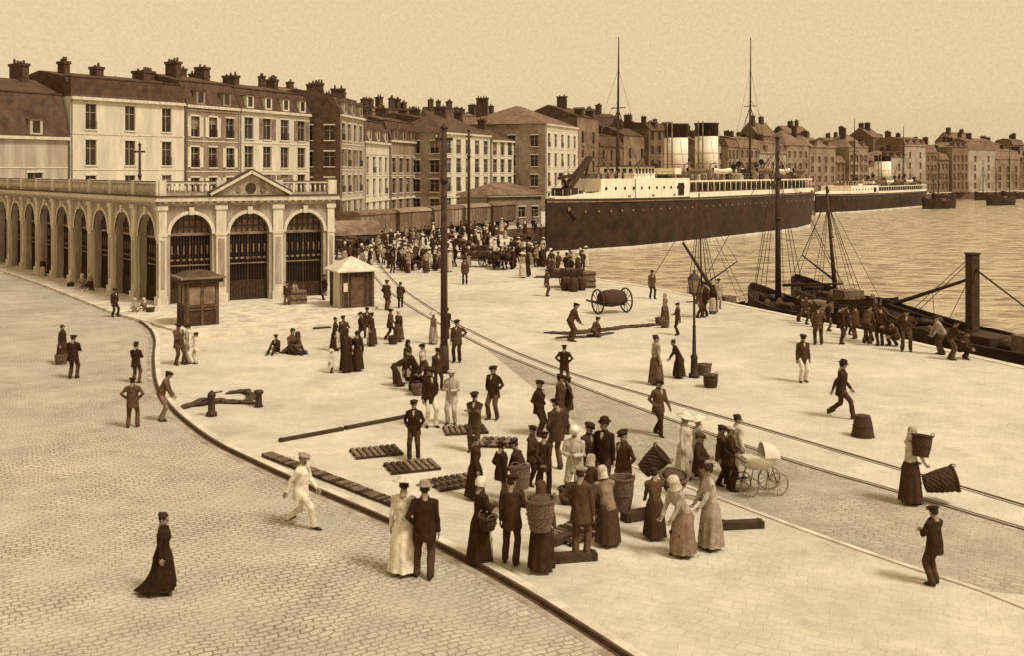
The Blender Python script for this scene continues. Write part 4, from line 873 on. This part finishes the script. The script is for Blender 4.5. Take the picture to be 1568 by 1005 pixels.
PEOPLE=[
(w_,95,558,497,'stand',80,.06,.07,'bun'),(m_,112,581,514,'front',180,.05,.06,'cap'),(m_,175,485,441,'stand',60,.06,.06,'cap'),
(w_,206,481,455,'sit',40,.3,.2,'scarf',.4),(w_,222,479,456,'sit',-30,.2,.4,'scarf',.5),
(m_,208,588,527,'front',170,.05,.06,'bowler'),(m_,203,656,579,'hips',190,.05,.06,'cap'),(m_,246,646,573,'lean',100,.16,.2,'cap'),
(m_,273,560,495,'stand',60,.08,.12,'cap'),(m_,289,558,496,'stand',-60,.65,.3,'cap'),('boy',301,558,510,'stand',-90,.6,.5,'cap'),
('boy',424,542,512,'sit',-20,.06,.06,'cap'),(w_,446,541,503,'sit',50,.12,.08,'bun'),(w_,458,540,508,'sit',-60,.10,.2,'scarf',.1),
(w_,513,538,487,'stand',90,.06,.06,'bun'),(m_,526,535,484,'stand',-20,.08,.06,'cap'),(w_,530,571,505,'stand',160,.08,.05,'scarf',.06),(w_,547,569,508,'onehand',200,.05,.06,'bun'),('girl',507,572,536,'stand',60,.55,.5,'wide',.6),
(m_,553,528,482,'stand',-80,.07,.07,'cap'),(w_,570,531,478,'stand',-100,.07,.09,'bun'),(m_,562,519,477,'stand',10,.05,.06,'cap'),
(m_,592,475,428,'stand',150,.05,.05,'cap'),(m_,613,471,437,'walk2',180,.06,.06,'cap'),(m_,597,521,474,'walk2',100,.12,.1,'cap'),(w_,611,524,476,'stand',-40,.10,.14,'scarf',.5),
(w_,612,592,548,'bend',100,.06,.08,'bun'),(w_,624,583,530,'stand',60,.06,.06,'scarf',.06),(w_,637,600,538,'lean',-80,.05,.06,'bun'),(m_,648,590,534,'stand',-90,.3,.12,'cap'),(w_,655,603,550,'lean',-60,.10,.07,'scarf',.45),
(m_,670,598,535,'stand',20,.06,.06,'cap'),(m_,700,556,489,'hip',-10,.05,.06,'cap'),(w_,664,528,487,'stand',-50,.2,.3,'wide',.5),(m_,684,520,478,'stand',200,.05,.05,'cap'),
(m_,658,655,563,'stand',30,.05,.6,'cap'),(m_,692,650,567,'front',-15,.4,.45,'cap',.4),(m_,756,643,561,'pockets',-30,.06,.07,'cap'),(m_,727,692,601,'crossed',-10,.06,.05,'cap'),
(m_,634,705,613,'pockets',0,.05,.06,'cap'),(m_,825,668,583,'pockets',60,.05,.06,'cap'),(m_,857,668,574,'stand',80,.05,.06,'cap'),(m_,870,662,578,'pockets',-80,.08,.09,'cap'),(m_,864,592,547,'hips',170,.05,.06,'cap'),
(m_,1008,667,581,'walk2',30,.05,.06,'cap'),
(m_,461,808,692,'walk',75,.66,.62,'cap',.3),('lady',249,910,787,'stand',90,.04,.04,'bun'),
(w_,618,880,734,'stand',170,.6,.7,'wide',.62),(m_,650,888,737,'pocket1',180,.05,.055,'straw',.3),(w_,735,864,732,'front',120,.06,.06,'bonnet',.65),(m_,784,866,728,'stand2',170,.07,.06,'cap'),
(w_,829,876,738,'onehand',180,.12,.06,'scarf',.12),(m_,767,775,686,'stand',120,.05,.05,'cap'),(w_,727,765,683,'stand',100,.07,.05,'bun'),(m_,833,762,662,'behind',170,.07,.06,'cap'),
(m_,880,768,654,'front',-20,.45,.35,'bonnet',.7),(m_,902,757,648,'stand',20,.045,.05,'cap'),(m_,926,760,641,'stand',-30,.05,.05,'bowler'),(m_,956,778,659,'stand',-60,.05,.05,'cap'),
(m_,889,858,712,'hip',165,.12,.14,'cap',.3),(w_,931,836,724,'lean',200,.22,.10,'scarf',.5),(w_,1003,826,735,'hold',190,.14,.09,'bun'),(m_,852,720,610,'stand',-150,.05,.05,'cap'),
(m_,800,770,690,'lean',-120,.06,.06,'cap'),(m_,815,745,668,'stand',60,.05,.05,'cap'),(w_,905,800,700,'stand',140,.12,.08,'scarf',.4),
(w_,1046,852,732,'lean',-60,.34,.22,'scarf',.5),(w_,1089,842,711,'hold',-80,.40,.30,'bun'),(w_,1048,733,635,'stand',60,.5,.42,'wide',.7),(w_,1070,728,640,'stand',-70,.4,.38,'wide',.66),(m_,1070,765,664,'front',60,.06,.06,'cap',.1),
(m_,1117,752,654,'front',80,.06,.06,'cap',.4),(w_,1129,732,636,'stand',100,.5,.42,'bun'),(m_,1104,744,664,'stand',60,.05,.05,'cap'),
(w_,1394,773,655,'hold',110,.45,.08,'scarf',.4),(m_,1431,897,789,'front',-150,.055,.045,'cap',.05),
(m_,1288,641,547,'walk',70,.06,.05,'bowler'),(m_,1229,586,513,'stand',10,.07,.6,'cap'),
(w_,1004,590,514,'stand',110,.3,.16,'bun'),(w_,1040,580,524,'lean',-100,.05,.06,'bun'),
(m_,873,524,464,'lean',110,.10,.12,'cap'),(m_,908,518,487,'crouch',120,.05,.05,'cap'),(m_,837,453,412,'hip',60,.06,.06,'cap'),(m_,712,435,394,'stand',0,.06,.06,'cap'),
(m_,998,457,413,'stand',20,.05,.06,'cap'),(m_,1070,486,434,'stand',60,.06,.06,'cap'),(m_,1080,484,430,'stand',-60,.05,.05,'cap'),(m_,1100,472,426,'stand',0,.35,.3,'cap'),(m_,1038,514,463,'stand',-80,.05,.06,'cap'),(w_,1018,492,450,'stand',60,.2,.14,'scarf',.4),
(m_,1246,500,457,'stand',-60,.06,.06,'cap'),(m_,1253,529,467,'pockets',170,.09,.09,'cap'),(m_,1234,496,453,'stand',60,.1,.08,'cap'),(m_,1287,528,466,'stand',100,.07,.06,'cap'),(m_,1326,527,462,'lean',120,.14,.1,'cap'),(m_,1348,531,466,'behind',180,.06,.06,'cap'),
(m_,1388,539,470,'hips',-20,.05,.12,'cap'),(m_,1443,544,485,'lean',-90,.30,.12,'cap'),(m_,1310,520,466,'stand',-150,.08,.08,'cap'),(m_,1470,550,500,'crouch',60,.06,.05,'cap'),
(m_,1268,508,460,'stand',90,.06,.06,'cap'),(m_,1333,524,470,'lean',-60,.1,.06,'cap'),(m_,1296,514,466,'stand',30,.06,.06,'cap'),(m_,1372,530,484,'crouch',-60,.07,.06,'cap'),(m_,1455,552,492,'lean',80,.06,.06,'cap'),(m_,1222,492,452,'stand',120,.05,.06,'cap'),(w_,1092,480,436,'stand',-30,.06,.06,'scarf'),
(w_,800,425,385,'stand',40,.3,.5,'wide',.6),(w_,808,423,388,'stand',-40,.06,.06,'scarf'),(m_,855,420,385,'stand',-40,.06,.06,'cap'),
(m_,845,425,390,'stand',30,.07,.07,'cap'),(m_,440,470,430,'stand',0,.06,.06,'cap'),(w_,126,443,414,'sit',30,.3,.3,'scarf',.5),(w_,140,447,418,'sit',-30,.06,.2,'scarf',.3),(w_,66,425,400,'stand',0,.06,.06,'scarf',.3),
(m_,497,462,420,'stand',-60,.06,.06,'cap'),(m_,448,466,430,'lean',60,.3,.06,'cap'),
]
for q in PEOPLE:
    person(*q[:9],hatt=q[9] if len(q)>9 else None,apron=(.42 if (q[0]=='woman' and (int(q[1])%3==0) and q[7]<.2) else None))
crowd=bpy.data.objects.new('crowd',None); bpy.context.collection.objects.link(crowd)
sty=[(m_,'stand','cap',.05,.06,.05),(m_,'hip','cap',.07,.07,.06),(m_,'walk2','cap',.1,.06,.05),(w_,'stand','scarf',.08,.06,.5),(w_,'front','bun',.3,.1,.05),(w_,'stand','wide',.6,.5,.6),(m_,'front','cap',.3,.12,.3),(m_,'pockets','bowler',.05,.05,.05),(w_,'hold','bonnet',.1,.3,.65)]
def cr(u,v):
    k,po,h,c,l_,ht=random.choice(sty); person(k,u,v,0,po,U(0,360),c,l_,h,hatt=ht,lod=2,hgt=U(1.62,1.82),parent=crowd)
for i in range(150):
    u=U(566,835); v=U(366,412)
    if u>760 and v<385: continue
    cr(u,v)
for i in range(30): cr(U(600,690),U(400,418))
for i in range(26): cr(U(640,830),U(350,368))
for i in range(14): cr(U(840,905),U(408,432))
for i in range(7): cr(U(520,575),U(392,408))
bpy.data.objects.remove(TMP)
# ------------------------------------------------------------ baskets, boards, carts
def basket(pos,h=.62,r0=.24,r1=.34,rx=0,ry=0,full=False,m=None,flip=False,handles=True,sc=1,rz=None):
    m=m or M_wick; b=B('wicker_basket'); n=24; k=12; vs=[];fs=[]
    for j in range(k+1):
        t=j/k; r=r0+(r1-r0)*t+.015*math.sin(math.pi*t)
        for i in range(n):
            a=2*math.pi*i/n; q=r+.010*(1 if (i+j)%2 else -1); vs.append((q*math.cos(a),q*math.sin(a),h*t))
    for j in range(k):
        for i in range(n): fs.append((j*n+i,j*n+(i+1)%n,(j+1)*n+(i+1)%n,(j+1)*n+i))
    fs.append(tuple(range(n-1,-1,-1))); o=len(vs)
    for j in range(2):
        for i in range(n):
            a=2*math.pi*i/n; r=(r1-.03) if j==0 else r0*.9; vs.append((r*math.cos(a),r*math.sin(a),h if j==0 else h*.3))
    for i in range(n):
        fs.append((k*n+i,k*n+(i+1)%n,o+(i+1)%n,o+i)); fs.append((o+i,o+(i+1)%n,o+n+(i+1)%n,o+n+i))
    fs.append(tuple(range(o+n,o+2*n)))
    b.add('weave',m,vs,fs)
    rim=[(r1-.02,h-.03),(r1+.025,h-.02),(r1+.025,h+.02),(r1-.025,h+.02),(r1-.03,h-.05)]; rv=[];rf=[]
    for r,z in rim:
        for i in range(n): a=2*math.pi*i/n; rv.append((r*math.cos(a),r*math.sin(a),z))
    for j in range(4):
        for i in range(n): rf.append((j*n+i,j*n+(i+1)%n,(j+1)*n+(i+1)%n,(j+1)*n+i))
    b.add('rim',m,rv,rf)
    b.lathe('band',m,[((r0+r1)/2,h*.5-.02),((r0+r1)/2+.035,h*.5),((r0+r1)/2,h*.5+.02)],n=24)
    if handles:
        for s in(-1,1):
            prev=None
            for i in range(7):
                a=math.pi*i/6; p=V((s*(r1+.01),.11*math.cos(a),h+.09*math.sin(a)))
                if prev: b.cyl('handle',M_woodl,prev,p,.013,n=5)
                prev=p
    if full: b.lathe('catch',M_net,[(r1-.04,h-.03),(r1*.6,h+.05),(.02,h+.07)],n=14)
    ob=b.build(pos); ob.rotation_euler=(rx,ry,U(0,3) if rz is None else rz); ob.scale=(sc,)*3
    if flip: ob.rotation_euler=(math.pi,0,.4); ob.location.z+=h*sc
    return ob
def hb(u,vf,vpix,**k):
    p=G(u,vf); p.z=CAMH-(vpix-HZ)*p.y/F; p.z=max(p.z,.0); return basket(p,**k)
basket(G(1321,669),h=.60,r0=.2,r1=.31,flip=True,m=M_wickd,sc=1.05)
hb(827,886,812,h=.60,r0=.20,r1=.29,full=True)
hb(953,815,782,h=.72,r0=.17,r1=.26)
hb(1030,800,750,h=.34,r0=.2,r1=.32,rx=.25,full=True); hb(985,790,722,h=.6,r0=.18,r1=.26,rx=.1,ry=.8,m=M_wickd,rz=0); hb(747,872,812,h=.26,r0=.13,r1=.18,m=M_wickd)
hb(1416,772,742,h=.7,r0=.2,r1=.30,rx=.1,ry=1.35,m=M_wickd,rz=0); hb(1409,776,700,h=.5,r0=.18,r1=.24,m=M_wickd,rx=.2)
hb(798,792,750,h=.5,r0=.17,r1=.24,ry=.2); basket(G(1088,594),h=.45,r0=.22,r1=.26,m=M_wickd,full=True); basket(G(1078,575),h=.4,r0=.22,r1=.28,m=M_wick,full=True)
for u,v in[(93,559),(134,442),(108,441),(230,481),(552,470),(1018,502),(1010,497),(640,606),(602,528),(870,772),(915,812)]: basket(G(u,v),h=.36,r0=.17,r1=.23,full=R()<.5,m=random.choice([M_wick,M_wickd]))
def slats(u0,v0,u1,v1,w,n=None):
    p,q=G(u0,v0),G(u1,v1); b=B('fish_board'); b.M,L=frame2(p,q); n=n or max(4,int(L/.16))
    for y in(-w/2+.05,0,w/2-.05): b.bx('bearers',M_wood,0,L,y-.035,y+.035,.012,.07)
    for i in range(n):
        x=(i+.5)*L/n; j=U(-.02,.02); b.bx('slats',M_woodl if R()<.6 else M_wood,x-L/n*.33,x+L/n*.33,-w/2+j,w/2+j,.072,.10)
    b.build()
for a in[(540,699,612,692),(593,722,668,714),(662,748,728,737),(680,663,745,660),(735,680,790,682)]: slats(*a,w=.95)
slats(408,699,612,778,.34,70)
def plank(u0,v0,u1,v1,w=.22,h=.12,m=None):
    b=B('timber_plank'); p,q=G(u0,v0),G(u1,v1); b.M,L=frame2(p,q); b.bx('plank',m or M_wood,0,L,-w/2,w/2,.01,h); b.bx('end_band',M_iron,.05,.1,-w/2-.01,w/2+.01,.012,h+.01); b.bx('end_band',M_iron,L-.1,L-.05,-w/2-.01,w/2+.01,.012,h+.01); b.build()
plank(428,678,525,660,.14,.1); plank(528,659,622,641,.14,.1); plank(1105,811,1168,808,.24,.16); plank(848,862,913,857,.25,.16); plank(820,845,880,825,.25,.16); plank(955,800,1000,792,.3,.2); plank(480,505,506,503)
slats(850,832,925,800,.9)
b=B('water_hydrant'); b.lathe('pillar',M_iron,[(.18,0),(.18,.1),(.12,.16),(.11,.6),(.14,.65),(.12,.74),(.05,.8),(.02,.84)],n=12)
b.cyl('spout',M_iron,(0,0,.6),(-.3,-.05,.5),.045,n=8); b.cyl('lever',M_iron,(0,0,.74),(.35,0,.8),.025,n=6); b.build(G(324,638))
def pile(pts,r,h):
    b=B('net_pile')
    pts=smooth_line([G(*q) for q in pts],14); n=16; vs=[];fs=[]
    for k,p in enumerate(pts):
        t=(pts[min(k+1,len(pts)-1)]-pts[max(k-1,0)]).normalized(); nn=V((-t.y,t.x,0)); e=math.sin(math.pi*(k+.4)/(len(pts)))**.4
        for i in range(n):
            a=math.pi*i/(n-1); q=noise.noise(V((p.x*2.6+i*.5,p.y*2.6,i*.9)))*.8+.8
            vs.append(p+nn*math.cos(a)*r*e*q+V((0,0,math.sin(a)*h*e*q+.01)))
    for k in range(len(pts)-1):
        for i in range(n-1): fs.append((k*n+i,(k+1)*n+i,(k+1)*n+i+1,k*n+i+1))
    b.add('net_pile',M_net,vs,fs,True); b.build()
pile([(276,628),(300,622),(330,618),(395,620)],.24,.16); pile([(345,605),(375,603),(385,612),(370,618)],.16,.14)
b=B('mooring_bollard'); b.lathe('bollard',M_iron,[(.16,0),(.12,.1),(.11,.4),(.17,.48),(.16,.55),(.05,.58)],n=12); b.build(G(396,624))
pile([(832,511),(880,512),(930,506),(975,500),(1020,497)],.35,.14); pile([(850,519),(900,517),(940,511)],.2,.1)
b=B('barrel_cart')
b.lathe('barrel',M_wickd,[(.36,-.75),(.46,-.4),(.5,0),(.46,.4),(.36,.75)],(0,0,.85),20,Matrix.Rotation(math.pi/2,3,'Y'))
for x in(-.6,-.3,.3,.6): b.lathe('hoops',M_iron,[(.515-abs(x)*.17,-.03),(.515-abs(x)*.17,.03)],(x,0,.85),20,Matrix.Rotation(math.pi/2,3,'Y'))
for s in(-1,1): b.wheel((s*.92,0,.7),.7,(1,0,0)); b.beam('shafts',M_wood,(s*.55,-.5,.5),(s*.55,1.9,.55),.08,.1)
b.cyl('axle',M_iron,(-.95,0,.6),(.95,0,.6),.05); b.build(G(937,479),.45)
def cart(u,v,rot,sc=1,load=True):
    b=B('hand_cart'); b.bx('bed',M_wood,-.6,.6,-1.1,1.1,.7,.8)
    for s in(-1,1):
        b.bx('side_boards',M_wood,s*.62-.03,s*.62+.03,-1.1,1.1,.8,1.15); b.wheel((s*.75,0,.55),.55,(1,0,0)); b.beam('shafts',M_wood,(s*.45,1,.75),(s*.4,2.3,.7),.07,.07)
    if load:
        for i in range(5): x=U(-.3,.3);y=-.8+i*.4; b.lathe('loaded_baskets',random.choice([M_wick,M_wickd]),[(.2,.8),(.27,1.3),(.24,1.32)],(x,y,0),12)
    b.cyl('prop',M_wood,(0,1.5,.72),(0,1.6,0),.04); b.build(G(u,v),rot,sc)
for a in[(628,413,.4),(742,408,1.6),(733,398,1.2),(770,412,.2),(870,440,1.4),(700,385,.8),(800,378,.3),(540,390,1.0,1.3),(528,396,.5,1.3)]: cart(*a)
for u,v in[(866,444),(878,446),(890,444)]:
    b=B('barrel'); b.lathe('staves',M_wood,[(.27,0),(.34,.25),(.36,.45),(.34,.65),(.27,.9)],n=16)
    for z in(.15,.75): b.lathe('hoops',M_iron,[(.325,z-.025),(.325,z+.025)],n=16)
    b.build(G(u,v),0,1.0)
for u,v in[(455,468),(872,438),(886,439),(880,434),(896,440)]:
    b=B('wooden_crate'); b.bx('box',M_woodl,-.4,.4,-.3,.3,.01,.75)
    for z in(.05,.3,.6): b.bx('boards',M_wood,-.42,.42,-.32,.32,z,z+.06)
    b.build(G(u,v),U(0,1),U(1.1,1.5))
b=B('covered_waggon'); b.bx('body',M_wood,-2.2,2.2,-1,1,.9,1.5)
vs=[];fs=[]
for x in(-2.3,-1,0,1,2.3):
    for i in range(9): a=math.pi*i/8; vs.append((x,-1.1*math.cos(a),1.5+1.3*math.sin(a)))
for k in range(4):
    for i in range(8): fs.append((k*9+i,(k+1)*9+i,(k+1)*9+i+1,k*9+i+1))
fs+=[tuple(range(9)),tuple(range(44,35,-1))]
b.add('tilt',M_rust,vs,fs)
for x in(-1.4,1.4):
    for s in(-1,1): b.wheel((x,s*1.05,.6),.6,(0,1,0))
b.build(G(540,384),.5,1.1)
b=B('baby_pram')
vs=[];fs=[];n=9
for j in range(n):
    t=j/(n-1); x=-.5+t; w=.24*(math.sin(math.pi*min(max(t,.08),.92))**.35); zb=.62+.16*(2*t-1)**2
    vs+=[(x,-w,.95),(x,-w*.9,zb+.05),(x,0,zb-.03),(x,w*.9,zb+.05),(x,w,.95)]
for j in range(n-1):
    for i in range(4): fs.append((j*5+i,j*5+i+1,j*5+6+i,j*5+5+i))
fs+=[(4,3,2,1,0),(40,41,42,43,44)]
b.add('body',M_wallw,vs,fs,True)
hv=[];hf=[]
for j in range(7):
    a=j*math.pi/2/6*1.25
    for i in range(9):
        c=math.pi*i/8; hv.append((.05+.42*math.sin(a)*.95,-.26*math.cos(c),.95+(.36*math.sin(c))*max(.12,math.cos(a*.75))))
for j in range(6):
    for i in range(8): hf.append((j*9+i,(j+1)*9+i,(j+1)*9+i+1,j*9+i+1))
b.add('hood',M_wallw,hv,hf,True); b.bx('blanket',M_stone2,-.42,.1,-.2,.2,.9,.96)
for x in(-.36,.36):
    for s in(-1,1): b.wheel((x,s*.27,.3 if x>0 else .25),.3 if x>0 else .25,(0,1,0),M_rust,12,.025,.008)
    b.cyl('springs',M_iron,(x,-.27,.3),(x*.7,-.22,.68),.015,n=5); b.cyl('springs',M_iron,(x,.27,.3),(x*.7,.22,.68),.015,n=5); b.cyl('axle',M_iron,(x,-.27,.28),(x,.27,.28),.015,n=5)
for s in(-1,1): b.cyl('handle',M_iron,(-.45,s*.22,.85),(-.85,s*.2,1.1),.015,n=5)
b.cyl('handle',M_iron,(-.85,-.2,1.1),(-.85,.2,1.1),.018,n=5)
b.build(G(1163,757),.15,.98)
for (x,y,h) in[(150,330,9),(118,300,7),(150,375,14),(172,388,12),(190,405,17),(205,412,12)]:
    smack('moored_boat',(x,y),(x+12,y+8),2.2,-1.0,[(5,0,0,h,.18)])
# ------------------------------------------------------------ light (hazy sun)
sun_dir=V((.78,-.56,.0)).normalized(); el=math.radians(54); ts=V((sun_dir.x*math.cos(el),sun_dir.y*math.cos(el),math.sin(el)))
sd=bpy.data.lights.new('sun','SUN'); sd.energy=3.0; sd.angle=math.radians(14); sd.color=(1,.95,.87)
so=bpy.data.objects.new('sun',sd); bpy.context.collection.objects.link(so); so.rotation_euler=(-ts).to_track_quat('-Z','Y').to_euler()
wd=bpy.data.worlds.new('World'); bpy.context.scene.world=wd; wd.use_nodes=True; n=wd.node_tree.nodes; l=wd.node_tree.links
bg=n['Background']; sk=n.new('ShaderNodeTexSky'); sk.sky_type='NISHITA'; sk.sun_disc=False; sk.sun_elevation=el; sk.sun_rotation=math.atan2(sun_dir.x,sun_dir.y); sk.dust_density=3; sk.air_density=1.2
bw=n.new('ShaderNodeRGBToBW'); l.new(sk.outputs[0],bw.inputs[0])
mr=n.new('ShaderNodeMapRange'); mr.inputs[1].default_value=0; mr.inputs[2].default_value=12; mr.inputs[3].default_value=4.3; mr.inputs[4].default_value=8.0
l.new(bw.outputs[0],mr.inputs[0])
tc=n.new('ShaderNodeTexCoord'); nz=n.new('ShaderNodeTexNoise'); nz.inputs['Scale'].default_value=420; nz.inputs['Detail'].default_value=3; l.new(tc.outputs['Generated'],nz.inputs['Vector'])
n2=n.new('ShaderNodeMapRange'); n2.inputs[1].default_value=.3; n2.inputs[2].default_value=.7; n2.inputs[3].default_value=.94; n2.inputs[4].default_value=1.06; l.new(nz.outputs['Fac'],n2.inputs[0])
mu=n.new('ShaderNodeMath'); mu.operation='MULTIPLY'; l.new(mr.outputs[0],mu.inputs[0]); l.new(n2.outputs[0],mu.inputs[1])
vm=n.new('ShaderNodeVectorMath'); vm.operation='SCALE'; vm.inputs[0].default_value=(1,.77,.46); l.new(mu.outputs[0],vm.inputs['Scale']); l.new(vm.outputs[0],bg.inputs['Color']); bg.inputs['Strength'].default_value=.148
# ------------------------------------------------------------ camera
cd=bpy.data.cameras.new('camera'); co=bpy.data.objects.new('camera',cd); bpy.context.collection.objects.link(co)
co.location=(0,0,CAMH); co.rotation_euler=(math.pi/2,0,0); cd.sensor_width=36; cd.lens=36*F/1568; cd.shift_y=-(502.5-HZ)/1568; cd.clip_end=5000
bpy.context.scene.camera=co
bpy.context.scene.view_settings.view_transform='Standard'; bpy.context.scene.view_settings.look='None'
